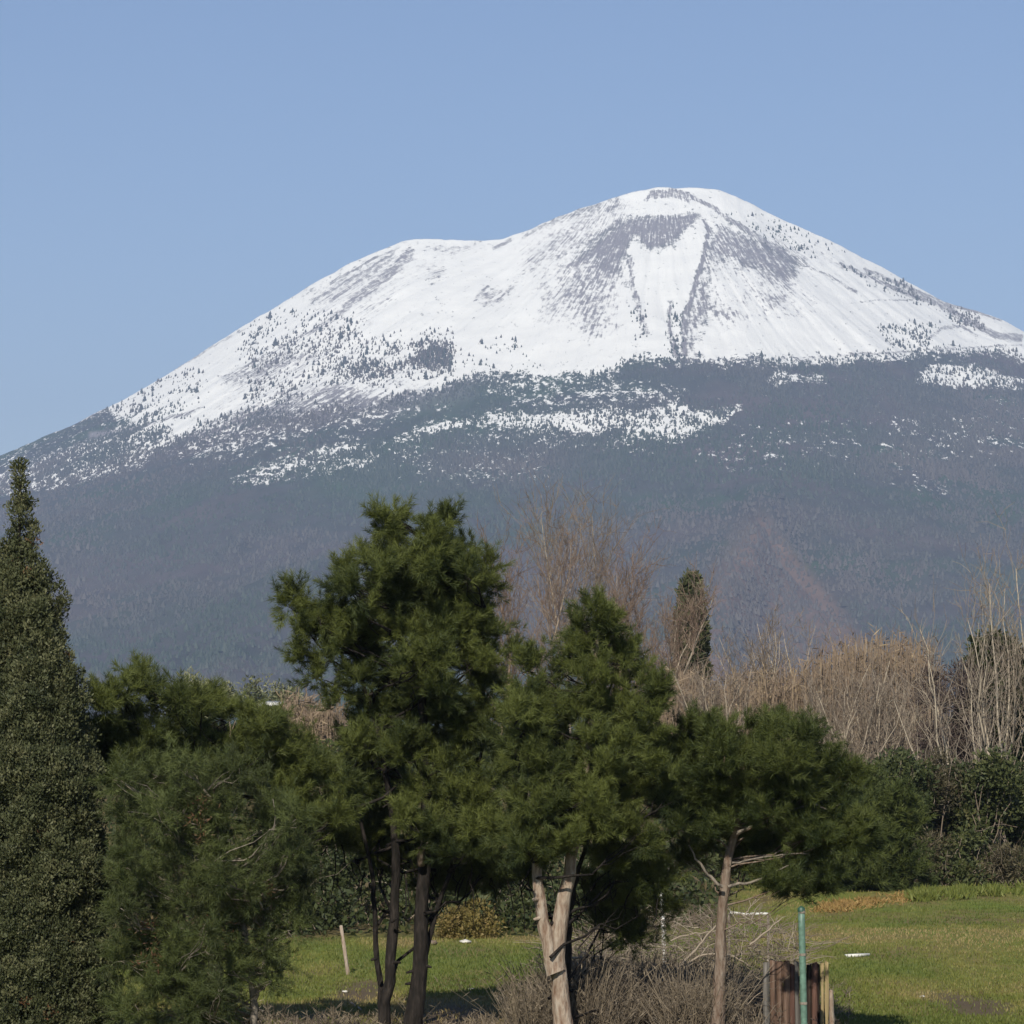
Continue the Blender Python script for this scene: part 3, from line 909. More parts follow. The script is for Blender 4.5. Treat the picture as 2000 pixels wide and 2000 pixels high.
stems = [(grounded([(805, 2030), (815, 1940), (822, 1840), (830, 1700), (835, 1560), (825, 1400), (815, 1220), (835, 1080), (845, 1010)], Yp), 0.155, 0.03),
         (grounded([(748, 2030), (756, 1950), (768, 1840), (775, 1720), (770, 1600), (745, 1450), (700, 1300), (660, 1200)], Yp + .3), 0.115, 0.02),
         (grounded([(750, 2010), (738, 1900), (732, 1810), (727, 1700), (705, 1610), (680, 1500)], Yp + .6), 0.065, 0.02),
         (px_line([(812, 1950), (835, 1850), (850, 1780), (890, 1680), (930, 1560), (950, 1400), (930, 1200)], Yp + .2), 0.05, 0.015)]
mb = MB(); tp = stems_mesh(mb, stems, r)
# short broken stubs on the lower trunks
for (x, y, dx, dy) in [(812, 1895, -18, 5), (828, 1885, 14, 4), (770, 1880, 12, 0), (735, 1872, -10, 3), (765, 1800, 10, -6), (808, 1920, -16, 2)]:
    mb.tube(np.array([at(x, y, Yp), at(x + dx, y + dy, Yp - .1)]), [0.035, 0.02], 5)
crown = MB(); bl = pine_crown(crown, big, Yp, r, base_tint=0.58, dens=1.0)
limbs_to(mb, tp, bl, r, 0.035, 0.5)
for k in range(26):   # dead hanging twigs under the crown
    x = r.uniform(640, 980); p = at(x, r.uniform(1650, 1720), Yp + r.uniform(0, 1.5)); q = p + np.array([r.normal(0, .25), r.normal(0, .2), -r.uniform(.3, 1.0)])
    mb.tube(wobble(p, q, 6, .3, r), np.linspace(.014, .004, 6), 4)
mb.build('trunk', M_bark_shade, t1); crown.build('crown', M_pine, t1)
s = MB(); s.tube(np.array([at(822, 1655, Yp - .35), at(822, 1690, Yp - .25)]), [0.05, 0.075], 8); s.tube(np.array([at(826, 1662, Yp - .4), at(835, 1645, Yp - .5)]), [0.02, 0.012], 5)
tag(s.build('broken_limb', M_barkr, t1), 'pale reddish broken limb stub')

# forked pine
r = np.random.default_rng(102)
Yq = 56.0
fork = [(1165, 1190, 26, 38), (1135, 1215, 22, 36), (1192, 1210, 22, 36), (1120, 1250, 30, 40), (1170, 1250, 48, 48), (1215, 1270, 34, 42), (1100, 1300, 40, 45), (1170, 1310, 65, 50), (1240, 1320, 40, 42), (1055, 1285, 22, 38), (1020, 1290, 20, 34), (1040, 1330, 40, 42), (1275, 1335, 20, 42), (1285, 1370, 30, 40),
        (1110, 1370, 65, 48), (1200, 1380, 70, 50), (1030, 1390, 48, 45), (1260, 1410, 55, 45), (1090, 1440, 70, 48), (1190, 1450, 75, 50), (1285, 1470, 50, 48), (1020, 1460, 45, 45, .3), (1030, 1540, 60, 50), (1120, 1520, 70, 50), (1220, 1530, 75, 50), (1310, 1530, 45, 50), (1000, 1610, 48, 38, .3), (1070, 1610, 65, 45), (1160, 1600, 75, 48), (1250, 1610, 70, 48), (1320, 1610, 40, 45),
        (1080, 1665, 48, 25, -.2), (1200, 1670, 60, 40, .6), (1280, 1690, 55, 48, .9), (1010, 1690, 60, 34, 1.4), (1240, 1740, 55, 48, 1.4), (1290, 1760, 42, 42, 1.4), (1190, 1770, 50, 40, 1.8), (1150, 1720, 55, 40, 1.8), (1230, 1810, 34, 28, 1.8), (1035, 1640, 45, 34, -.7, .5), (1110, 1640, 50, 34, -.7, .5), (1060, 1560, 50, 42, -.8, .5), (1140, 1560, 55, 45, -.8, .5), (1080, 1480, 60, 42, -.7, .5), (1170, 1490, 60, 42, -.8, .5)]
t2 = thing('pine_tree', (0, 0, 0), 'rounded pine on a pale trunk that forks low in two', 'pine tree', 'pines in the foreground grove')
b0 = at(1100, 2040, Yq); b0[2] = float(gz(b0[0], b0[1])); t2.location = b0
stems = [(grounded([(1104, 2030), (1098, 1960), (1086, 1890), (1082, 1870), (1090, 1820), (1096, 1770), (1108, 1720), (1122, 1650), (1140, 1540), (1160, 1400), (1168, 1230)], Yq), 0.175, 0.03),
         (px_line([(1086, 1900), (1074, 1860), (1063, 1810), (1052, 1750), (1050, 1700), (1040, 1600), (1030, 1450)], Yq - .05), 0.135, 0.03)]
mb = MB(); tp = stems_mesh(mb, stems, r)
mb.tube(np.array([at(1056, 1792, Yq - .1), at(1043, 1796, Yq - .2)]), [.04, .025], 6)
mb.tube(np.array([at(1052, 1756, Yq - .1), at(1042, 1757, Yq - .25)]), [.045, .03], 6)
crown = MB(); bl = pine_crown(crown, fork, Yq, r, base_tint=0.54)
mbd = MB(); limbs_to(mbd, tp, bl, r, 0.03, 0.5)
stems2 = [(grounded([(1102, 2010), (1106, 1900), (1110, 1800), (1122, 1720), (1150, 1640)], Yq + 1.0), 0.11, 0.03)]
stems_mesh(mbd, stems2, r)
for k in range(30):
    x = r.uniform(980, 1300); p = at(x, r.uniform(1690, 1780), Yq + r.uniform(0.4, 1.8)); q = p + np.array([r.normal(0, .2), r.normal(0, .2), -r.uniform(.2, .8)])
    mbd.tube(wobble(p, q, 6, .3, r), np.linspace(.014, .004, 6), 4)
mb.build('trunk', M_barkp, t2); crown.build('crown', M_pine, t2); mbd.build('branches', M_bark_shade, t2)

# right pine
r = np.random.default_rng(103)
Yr = 57.0
right = [(1345, 1400, 40, 40), (1310, 1440, 30, 42), (1400, 1405, 42, 40), (1455, 1395, 45, 36), (1520, 1395, 48, 34), (1575, 1410, 36, 36), (1370, 1455, 55, 45), (1440, 1460, 60, 45), (1520, 1460, 60, 48), (1595, 1460, 45, 42), (1635, 1470, 26, 42), (1330, 1510, 45, 45), (1410, 1525, 65, 45), (1490, 1530, 65, 48), (1570, 1520, 60, 45), (1630, 1520, 34, 38), (1665, 1500, 14, 28),
         (1350, 1570, 45, 42), (1420, 1580, 60, 40), (1500, 1590, 45, 30, .5), (1560, 1575, 55, 34, .4), (1360, 1620, 38, 34, .4), (1440, 1620, 48, 28), (1620, 1590, 40, 36), (1570, 1650, 40, 34, .6), (1540, 1690, 45, 34, .3), (1600, 1690, 45, 36, .6), (1480, 1640, 30, 20, .8), (1560, 1735, 40, 22, .2), (1330, 1660, 26, 30, .8), (1440, 1600, 42, 26, -.6, .4), (1500, 1570, 42, 26, -.6, .4), (1390, 1610, 30, 24, -.5, .3), (1570, 1610, 36, 28, -.4, .35), (1500, 1650, 40, 22, .5, .4), (1450, 1670, 30, 20, .7, .4)]
t3 = thing('pine_tree', (0, 0, 0), 'low spreading pine with a slender reddish trunk and bare lower limbs', 'pine tree', 'pines in the foreground grove')
b0 = at(1403, 2040, Yr); b0[2] = float(gz(b0[0], b0[1])); t3.location = b0
trunk = grounded([(1403, 2030), (1404, 1940), (1407, 1850), (1410, 1780), (1416, 1710), (1428, 1650), (1438, 1622), (1450, 1560), (1460, 1450)], Yr)
mb = MB(); tp = stems_mesh(mb, [(trunk, 0.135, 0.035)], r)
right += [(1665, 1560, 36, 40), (1640, 1630, 45, 36), (1600, 1610, 45, 36), (1680, 1620, 36, 36), (1500, 1720, 34, 24, .4), (1300, 1560, 36, 40, .5)]
right = [(b[0], b[1] + (16 if b[1] < 1480 else -6 if b[1] > 1715 else 4), b[2] * 1.16, b[3] * 1.14) + tuple(b[4:]) for b in right]
crown = MB(); bl = pine_crown(crown, right, Yr, r, base_tint=0.50)
mbl = MB()
limbs_to(mb, tp, bl, r, 0.018, 0.35)
for pts, a in [([(1438, 1628), (1470, 1616), (1505, 1600), (1550, 1580), (1590, 1570)], .034), ([(1412, 1732), (1380, 1705), (1360, 1680), (1345, 1650)], .032), ([(1422, 1732), (1470, 1722), (1500, 1712), (1540, 1690)], .03),
               ([(1430, 1685), (1470, 1678), (1520, 1668), (1580, 1668)], .02), ([(1505, 1600), (1540, 1620), (1555, 1640), (1530, 1650)], .02), ([(1590, 1570), (1620, 1584), (1640, 1570)], .02)]:
    mbl.tube(resample(px_line(pts, Yr - .25), 12, r, .012), np.linspace(a, a * .4, 12), 6)
mb.build('trunk', M_barkr, t3); crown.build('crown', M_pine_r, t3); mbl.build('branches', M_barkg, t3)

def base_early(px, Y):
    x = Y * (px - 1000) / F
    return np.array([x, Y, float(gz(x, Y)) - .1])


# bushy young pine behind it
r = np.random.default_rng(104)
Yb = 112.0
yp = [(1690, 1545, 45, 42), (1735, 1560, 36, 42), (1660, 1580, 40, 42), (1710, 1600, 60, 45), (1765, 1600, 30, 38), (1660, 1640, 50, 42), (1730, 1650, 55, 42), (1690, 1690, 55, 40), (1630, 1710, 50, 40), (1750, 1690, 36, 36), (1680, 1740, 60, 36), (1610, 1740, 36, 34), (1740, 1730, 36, 30), ]
yp = [(b[0] + 14, b[1], b[2] * 1.2, b[3] * 1.15) for b in yp]
t4 = thing('pine_tree', base_early(1690, Yb), 'bushy young pine at the field edge, green down to the grass', 'pine tree', 'pines in the foreground grove')
mb = MB(); tp = stems_mesh(mb, [(grounded([(1690, 1760), (1690, 1700), (1695, 1560)], Yb), .12, .03)], r)
crown = MB(); bl = pine_crown(crown, yp, Yb, r, size=.42, per=26, K=14, L=.26, W=.032, base_tint=0.46)
limbs_to(mb, tp, bl, r, .03)
mb.build('trunk', M_bark_shade, t4); crown.build('crown', M_pine_r, t4)

# left dense pine
r = np.random.default_rng(105)
Yl = 57.5
lp = [(180, 1380, 40, 50), (235, 1350, 36, 36), (275, 1335, 34, 28), (220, 1410, 55, 48), (300, 1370, 42, 40), (345, 1375, 36, 34), (395, 1375, 42, 34), (290, 1430, 65, 48), (370, 1430, 60, 42), (440, 1400, 42, 34), (495, 1410, 42, 34), (545, 1420, 42, 34), (450, 1450, 60, 42), (530, 1470, 60, 45), (590, 1450, 42, 40), (610, 1500, 50, 45), (560, 1530, 65, 45), (640, 1540, 42, 40), (470, 1510, 60, 45, .5), (620, 1590, 55, 42), (672, 1600, 34, 26, -.4), (560, 1600, 60, 45, .4), (640, 1650, 42, 36, .6), (215, 1490, 60, 55), (300, 1510, 65, 55, .5), (390, 1510, 65, 50, .5), (560, 1670, 55, 42, .8), (160, 1450, 40, 50)]
t5 = thing('pine_tree', at(430, 2040, Yl), 'broad bright green pine filling the left between cypress and tallest pine', 'pine tree', 'pines in the foreground grove')
t5.location.z = float(gz(t5.location.x, t5.location.y))
mb = MB(); tp = stems_mesh(mb, [(grounded([(420, 2035), (420, 1850), (440, 1600), (440, 1420)], Yl + .8), .17, .03), (px_line([(420, 1800), (500, 1650), (560, 1480)], Yl + .8), .08, .02), (px_line([(420, 1780), (330, 1600), (270, 1380)], Yl + .8), .08, .02)], r)
lp = [(b[0] + (24 if b[0] < 230 else 0), b[1] - 12, b[2], b[3], (b[4] if len(b) > 4 else 0) + (-1.9 if b[0] < 320 else -1.0 if b[0] < 400 else 0)) for b in lp]
lp += [(190, 1430, 32, 50, -1.8), (215, 1510, 34, 50, -1.8), (240, 1460, 40, 45, -1.9)]
crown = MB(); bl = pine_crown(crown, lp, Yl, r, base_tint=0.6, dens=1.15, front=.5)
limbs_to(mb, tp, bl, r, .035, .7)
mb.build('trunk', M_bark_shade, t5); crown.build('crown', M_pine, t5)
s = MB(); s.tube(resample(px_line([(446, 1455), (452, 1425), (447, 1405)], Yl - .8), 6), np.linspace(.016, .006, 6), 5); s.tube(px_line([(450, 1435), (460, 1408)], Yl - .85), [.011, .005], 5)
tag(s.build('dead_branch', M_barkp, t5), 'pale bare branch showing in the foliage')

# feathery grey-green tree in front of it
r = np.random.default_rng(106)
Yf = 52.0
ft = [(240, 1500, 40, 40, .2), (300, 1500, 50, 42, .1), (370, 1490, 50, 42, .1), (440, 1500, 50, 42, .1), (505, 1530, 45, 42, .1), (560, 1580, 36, 40), (600, 1680, 30, 40), (580, 1760, 30, 36), (250, 1570, 42, 55), (320, 1570, 55, 50), (390, 1560, 55, 48), (460, 1580, 55, 48), (520, 1600, 48, 45), (250, 1660, 42, 55, .3), (310, 1660, 60, 55), (390, 1650, 60, 52), (470, 1660, 60, 50), (540, 1670, 50, 48), (585, 1640, 28, 40), (290, 1760, 60, 55), (370, 1750, 65, 55), (450, 1750, 65, 52), (530, 1750, 52, 48), (590, 1710, 30, 36), (290, 1860, 60, 52), (370, 1850, 65, 52), (450, 1840, 60, 45), (520, 1830, 48, 42), (570, 1800, 24, 36), (300, 1950, 65, 52), (380, 1950, 65, 48), (440, 1920, 36, 42), (550, 1870, 28, 28), (530, 1900, 22, 20), (300, 2040, 70, 40), (390, 2040, 60, 40), (230, 1760, 40, 50), (235, 1860, 45, 50), (250, 1960, 45, 50), (330, 1810, 60, 50, -.4), (420, 1700, 60, 50, -.4), (330, 1900, 60, 50, -.4), (420, 1800, 55, 45, -.5), (260, 1700, 50, 50, -.3), (350, 1600, 50, 45, -.3), (450, 1880, 40, 40, -.2), (480, 1720, 50, 45, -.3)]
t6 = thing('feathery_tree', at(490, 2080, Yf), 'feathery grey green tree with fine drooping sprays beside the tall cypress', 'tree')
t6.location.z = float(gz(t6.location.x, t6.location.y))
mb = MB(); tp = stems_mesh(mb, [(grounded([(497, 2060), (496, 1960), (490, 1880), (470, 1780), (430, 1650), (410, 1560)], Yf), .075, .02), (px_line([(497, 2000), (505, 1920), (520, 1860), (530, 1760)], Yf), .035, .012), (grounded([(370, 2060), (360, 1900), (350, 1700), (360, 1580)], Yf + .3), .1, .02)], r)
crown = MB()
bl = pine_crown(crown, ft, Yf, r, size=.24, per=34, K=16, L=.13, W=.0095, base_tint=.5, tvar=.2, upbias=.25, dens=1.15)
bl2 = leaf_crown(crown, [(395, 1600, 30, 50, -.5), (280, 1830, 24, 40, -.5), (430, 1830, 34, 40, -.5), (300, 1880, 24, 30, -.5), (520, 1740, 20, 24, -.5)], Yf, r, size=.14, per=26, L=.08, W=.02, base_tint=1.0, tvar=.0, dens=.5)
limbs_to(mb, tp, bl, r, .025, .8)
for pts in ([(530, 1640), (540, 1600), (533, 1560)], [(532, 1640), (560, 1615), (590, 1618)]):
    mb.tube(resample(px_line(pts, Yf - .75), 8, r, .006), np.linspace(.011, .005, 8), 5)
mb.build('trunk', M_barkg, t6); crown.build('crown', M_feather, t6)

# tall cypress, left edge
r = np.random.default_rng(107)
Yc = 54.0
t7 = thing('cypress_tree', at(45, 2130, Yc), 'tall pointed cypress at the left edge with brown cones in its foliage', 'cypress')
t7.location.z = float(gz(t7.location.x, t7.location.y))
prof = [(918, 6), (960, 17), (1010, 28), (1060, 40), (1120, 52), (1180, 66), (1260, 84), (1340, 104), (1420, 130), (1500, 154), (1600, 164), (1700, 170), (1800, 176), (1900, 182), (2000, 186), (2100, 180)]
cb = []
for y in np.arange(985, 2120, 24):
    R = r.uniform(.84, 1.1) * np.interp(y, [p[0] for p in prof], [p[1] for p in prof])
    cx = np.interp(y, [918, 1000, 1200, 2000], [38, 44, 42, 50])
    n = max(1, int(R / 9))
    for i in range(n):
        a = r.uniform(0, 2 * np.pi)
        rr = R * (0.62 + 0.18 * r.uniform(-1, 1)) if n > 1 else 0
        s = max(5, R * 0.42) * r.uniform(.75, 1.15)
        s = min(s, 46)
        cb.append((cx + rr * math.cos(a), y + r.uniform(-12, 12), s, s * 1.35, rr * math.sin(a) * Yc / F, s * Yc / F))
cb += [(118, 1180, 10, 18), (108, 1196, 14, 14), (98, 1210, 12, 12), (38, 912, 3, 12), (39, 928, 4, 14), (42, 944, 7, 14), (40, 962, 10, 16), (44, 985, 13, 18), (22, 1120, 20, 30), (215, 1735, 26, 16), (150, 1330, 16, 24)]
crown = MB()
leaf_crown(crown, cb, Yc, r, size=.13, per=80, L=.055, W=.026, base_tint=.48, tvar=.27, up=.9, dens=1.0, brown=.01)
mb = MB(); stems_mesh(mb, [(grounded([(45, 2120), (44, 1500), (40, 940)], Yc), .2, .015)], r)
mb.build('trunk', M_bark_shade, t7); crown.build('crown', M_cyp, t7)

# ------------------------------------------------------------------ background vegetation
def bare_plant(mb, base, height, r0, r, stems=1, spread=.12, kids=14, twigs=8, lean=(0, 0), tb=.5, upright=.75, twr=.012):
    """leafless tree or shrub: stems, side branches, twigs"""
    for s in range(stems):
        b = base + np.array([r.normal(0, .12 * (stems > 1) * height * .2), r.normal(0, .1 * (stems > 1)), 0])
        h = height * r.uniform(.8, 1.0) if s else height
        top = b + np.array([lean[0] * h + r.normal(0, spread) * h, lean[1] * h + r.normal(0, spread) * h, h])
        p = wobble(b, top, 9, .12, r)
        ra = r0 * (r.uniform(.6, 1) if s else 1)
        mb.tube(p, np.linspace(ra, ra * .12, 9), 5, np.clip(tb + .3 + r.normal(0, .08), 0, 1))
        for k in range(kids):
            f = r.uniform(.2, .97); q = p[int(f * 8)] * (1 - (f * 8) % 1) + p[min(8, int(f * 8) + 1)] * ((f * 8) % 1)
            d = norm(np.array([r.normal(0, 1), r.normal(0, 1), upright * 2.2]))
            ln = h * (.16 + .26 * (1 - f)) * r.uniform(.6, 1.25)
            c = wobble(q, q + d * ln, 6, .28, r); c[:, 2] += np.linspace(0, 1, 6) ** 2 * ln * .18
            mb.tube(c, np.linspace(ra * .3 * (1.2 - f), twr * .7, 6), 4, np.clip(tb + .1 + r.normal(0, .12), 0, 1), cap=False)
            for t in range(twigs):
                i = r.integers(1, 6)
                d2 = norm(d * .7 + r.normal(0, .55, 3) + np.array([0, 0, .35]))
                l2 = ln * r.uniform(.2, .55)
                mb.tube(wobble(c[i], c[i] + d2 * l2, 4, .2, r), np.linspace(twr, twr * .5, 4), 3, np.clip(tb - .1 + r.normal(0, .18), 0, 1), cap=False)


def base_pt(px, Y):
    x = Y * (px - 1000) / F
    return np.array([x, Y, float(gz(x, Y)) - .1])


def height_to(py, Y, base):
    return at(1000, py, Y)[2] - base[2]


r = np.random.default_rng(201)
# bare poplars behind the pines
plabels = {975: 'reddish twigged bare poplar close beside the tallest pine', 1065: 'bare poplar with slanting pale stem left of the forked pine top', 1105: 'tallest thin bare poplar rising over the gap between the pines', 1160: 'bare poplar with pale upright stem above the forked pine', 1210: 'ragged bare poplar at the right of its row', 1245: 'small rusty twigged bare poplar nearest the far cypress'}
for (px, top, Y, st, tb, ln) in [(975, 1040, 160, 2, .25, 0.02), (1065, 1030, 168, 1, .45, .05), (1105, 985, 172, 1, .5, -.03), (1160, 985, 176, 2, .5, .02), (1210, 1060, 165, 2, .35, .0), (1245, 1130, 160, 3, .2, .0)]:
    b = base_pt(px, Y); h = height_to(top + 22, Y, b)
    t = thing('bare_poplar', b, plabels[px], 'bare tree', 'bare poplars behind the pines')
    mb = MB(); bare_plant(mb, b, h, .10, r, stems=st, spread=.05, kids=int(46 / st) + 12, twigs=12, lean=(ln, 0), tb=tb, upright=.85, twr=.011)
    mb.build('trunk', M_otwig if tb < .48 else M_twig, t)
# far columnar cypress with a bare tree before it
Y = 182; b = base_pt(1345, Y)
t = thing('cypress_tree', b, 'distant dark columnar cypress seen against the wooded mountain slope', 'cypress')
crown = MB(); cb = []
for y in range(1130, 1400, 12):
    R = np.interp(y, [1120, 1150, 1200, 1300, 1400], [7, 19, 30, 33, 30])
    for i in range(5):
        a = r.uniform(0, 6.28); s = max(4, R * .5)
        cb.append((1350 + (R - s) * math.cos(a), y, s, s * 1.5, (R - s) * math.sin(a) * Y / F, s * Y / F))
leaf_crown(crown, cb, Y, r, size=.3, per=30, L=.26, W=.12, base_tint=.42, tvar=.2, up=.9)
mb = MB(); mb.tube(np.array([b, at(1349, 1135, Y)]), [.2, .03], 6); mb.build('trunk', M_bark_shade, t); crown.build('crown', M_cyp, t)
b = base_pt(1287, 176); t = thing('bare_poplar', b, 'bare golden brown tree standing before the distant columnar cypress', 'bare tree', 'bare poplars behind the pines')
mb = MB(); bare_plant(mb, b, height_to(1165, 176, b), .11, r, stems=4, spread=.13, kids=34, twigs=13, lean=(.12, 0), tb=.45, upright=.8); mb.build('trunk', M_otwig, t)

# cane thickets
def canes(px0, px1, top_fn, Y0, Y1, n, r, name, label, base_py=1480):
    mb = MB()
    px = r.uniform(px0, px1, n); Y = r.uniform(Y0, Y1, n)
    X = Y * (px - 1000) / F
    zb = gz(X, Y)
    tops = np.array([at(1000, top_fn(p) + abs(r.normal(0, 26)) + 60 * (vnoise(p / 17.0, y * .5, 9) - .4), y)[2] for p, y in zip(px, Y)])
    lean = r.normal(0, .09, (n, 2))
    h = np.maximum(tops - zb, .8)
    B = np.stack([X, Y, zb], -1); T = B + np.stack([lean[:, 0] * h, lean[:, 1] * h, h], -1)
    side = np.stack([np.full(n, .02), r.normal(0, .008, n), np.zeros(n)], -1) * r.uniform(.6, 1.3, (n, 1))
    Mid = (B + T) / 2 + r.normal(0, .08, (n, 3)) * [1, 1, 0]
    tint = np.clip(.45 + r.normal(0, .2, n), 0, 1)
    mb.quad_soup(np.stack([B - side, B + side, Mid + side, Mid - side], 1), tint)
    mb.quad_soup(np.stack([Mid - side, Mid + side, T + side * .5, T - side * .5], 1), tint)
    # long drooping leaves and plumes
    k = 5
    f = r.uniform(.35, 1, (n, k, 1))
    P = B[:, None] * (1 - f) + T[:, None] * f
    A = norm(np.stack([r.normal(0, .7, (n, k)), r.normal(0, .6, (n, k)), r.normal(.55, .4, (n, k))], -1))
    leaves(mb, P.reshape(-1, 3), A.reshape(-1, 3), .55, .045, np.clip(np.repeat(tint, k) + r.normal(.05, .15, n * k), 0, 1), r)
    o = mb.build(name, M_cane)
    return tag(o, label, 'cane thicket', kind='stuff')


r = np.random.default_rng(202)
canes(1290, 1830, lambda p: np.interp(p, [1290, 1340, 1400, 1460, 1520, 1570, 1640, 1700, 1760, 1800, 1830], [1320, 1300, 1335, 1315, 1310, 1300, 1255, 1240, 1240, 1245, 1290]), 143, 152, 1700, r, 'cane_thicket', 'tan dry cane thicket behind the low spreading pine')
canes(560, 660, lambda p: 1362 + 8 * math.sin(p * .1), 118, 124, 420, r, 'cane_thicket', 'small patch of pale dry canes left of the tallest pine')
# grey leafless shrubs in and before the canes
r = np.random.default_rng(203)
slabs = [(1370, 1330, 139, 'thin leafless shrub above the left end of the low spreading pine'), (1430, 1290, 139, 'leafless shrub whose twigs reach over the middle of the low canes'), (1500, 1235, 148, 'tall grey leafless shrub left of the brightest canes'), (1545, 1215, 150, 'tall pale bare shrub rising behind the canes'), (1610, 1300, 138, 'grey many stemmed shrub rooted behind the low spreading pine'), (1680, 1290, 136, 'pale forked leafless shrub standing before the cane thicket'), (1740, 1300, 137, 'grey leafless shrub with pale straight stems'), (1795, 1330, 138, 'brownish leafless shrub at the right end of the canes'), (1640, 1350, 134, 'low twiggy grey shrub under the canes'), (1715, 1350, 134, 'low tangled grey shrub between two pale stemmed shrubs')]
for (px, top, Y, lab) in slabs:
    b = base_pt(px, Y); h = height_to(top, Y, b)
    t = thing('bare_shrub', b, lab, 'bare shrub', 'grey leafless shrubs before the canes')
    mb = MB(); bare_plant(mb, b, h, .085, r, stems=7, spread=.22, kids=13, twigs=7, tb=.5, upright=.7, twr=.011); mb.build('stems', M_twig, t)
# pale stemmed bare trees, right edge
rl = [(1878, 1260, 127, -.28, 'leaning pale bare tree at the left of the right edge clump'), (1905, 1200, 128, -.12, 'pale bare tree leaning left before the dark evergreen'), (1935, 1110, 129, -.03, 'tallest straight pale bare tree near the right edge'), (1965, 1120, 130, .02, 'straight pale bare tree second from the right edge'), (1995, 1080, 130, .03, 'pale bare tree cut by the right edge'), (1950, 1180, 126, -.2, 'slanting grey bare tree crossing the dark evergreen')]
for (px, top, Y, ln, lab) in rl:
    b = base_pt(px, Y); h = height_to(top + 30, Y, b)
    t = thing('bare_tree', b, lab, 'bare tree', 'pale bare trees at the right edge')
    mb = MB(); bare_plant(mb, b, h, .085, r, stems=2, spread=.06, kids=16, twigs=7, lean=(ln, 0), tb=.62, upright=1.1, twr=.010); mb.build('trunk', M_twig, t)


def bush(name, px, py_top, py_bot, wpx, Y, mat, label, cat, group, r, size=.42, per=44, L=.13, W=.07, tint=.45, stems=True, thorn=0):
    k = ppm(Y); b = base_pt(px, Y)
    t = thing(name, b, label, cat, group)
    mb = MB(); bl = []
    H = (py_bot - py_top)
    nb = max(6, int(wpx * H / 1700))
    for i in range(nb):
        fy = r.uniform(0, 1)
        x = px + r.uniform(-.5, .5) * wpx * (1 - .35 * (1 - fy)); y = py_top + H * (.12 + .85 * fy)
        s = r.uniform(26, 44)
        bl.append((x, y, s, s * .85, r.uniform(-.8, .8)))
    bl = leaf_crown(mb, bl, Y, r, size=size, per=per, L=L, W=W, base_tint=tint, tvar=.2, up=.2, dens=1.5)
    mb.build('foliage', mat, t)
    if stems:
        m2 = MB()
        for c, rad in bl:
            e = c + rad * np.array([r.normal(0, .4), -.3, .9])
            m2.tube(wobble(b + np.array([r.normal(0, .4), 0, 0]), e, 7, .3, r), np.linspace(.04, .01, 7), 4, .4)
        for _ in range(thorn):
            c, rad = bl[r.integers(len(bl))]
            p = c + rand_dir(1, r)[0] * rad; q = p + np.array([r.normal(0, .5), r.normal(0, .3), abs(r.normal(.4, .4))])
            m2.tube(wobble(p, q, 6, .3, r), np.linspace(.014, .006, 6), 3, r.uniform(.2, .8))
        m2.build('stems', M_twig, t)
    return t


r = np.random.default_rng(204)
bush('evergreen_tree', 1955, 1222, 1490, 150, 133, M_bush, 'dark evergreen tree behind the pale bare trees at the right edge', 'tree', None, r, tint=.35, L=.24, W=.13, per=64)
bush('bramble_bush', 1865, 1275, 1480, 130, 132, M_redbramble, 'dark reddish brown leafless bramble left of the right edge bare trees', 'bush', 'bushes of the field edge hedge', r, W=.03, L=.24, tint=.3, per=70, thorn=30)
hb_ = [(1640, 1450, 1760, 110, 121, M_bush, 'dark green hedge bush just right of the low spreading pine', .4), (1720, 1450, 1760, 110, 122, M_bush, 'dark hedge bush beneath the pale forked shrub', .35),
       (1765, 1465, 1750, 90, 120, M_bush, 'dark green hedge bush between the young pine and the brown bramble', .5), (1815, 1465, 1750, 90, 121, M_bramble, 'brown leafless bramble bush in the hedge right of the young pine', .5), (1865, 1480, 1740, 100, 122, M_bush, 'green hedge bush under the leaning pale tree', .5),
       (1930, 1460, 1735, 110, 121, M_bush, 'leafy green hedge bush under the straight pale trees', .55), (1990, 1470, 1735, 100, 123, M_bush, 'dark green hedge bush cut by the right edge', .45),
       (1800, 1640, 1755, 90, 117, M_bramble, 'low reddish brown bramble at the grass edge', .45), (1870, 1640, 1745, 90, 117, M_bush, 'low leafy green bush at the foot of the hedge', .55), (1960, 1660, 1735, 90, 117, M_bramble, 'low grey brown bramble near the right edge', .5),
       (1560, 1480, 1760, 120, 124, M_bush, 'dark hedge bush mostly hidden behind the low spreading pine', .35), (1470, 1480, 1770, 120, 124, M_bush, 'shaded hedge bush behind the slender reddish trunk', .35), (1370, 1500, 1780, 120, 120, M_bush, 'shaded hedge bush left of the slender reddish trunk', .35)]
for (px, a, b_, w_, Y, m_, lab, ti) in hb_:
    if m_ is M_bush:
        bush('hedge_bush', px, a, b_, w_, Y, m_, lab, 'bush', 'bushes of the field edge hedge', r, tint=ti, thorn=8, L=.17, W=.09)
    else:
        bush('bramble_bush', px, a, b_, w_, Y, m_, lab, 'bush', 'bushes of the field edge hedge', r, W=.04, L=.2, per=64, tint=ti, thorn=22)
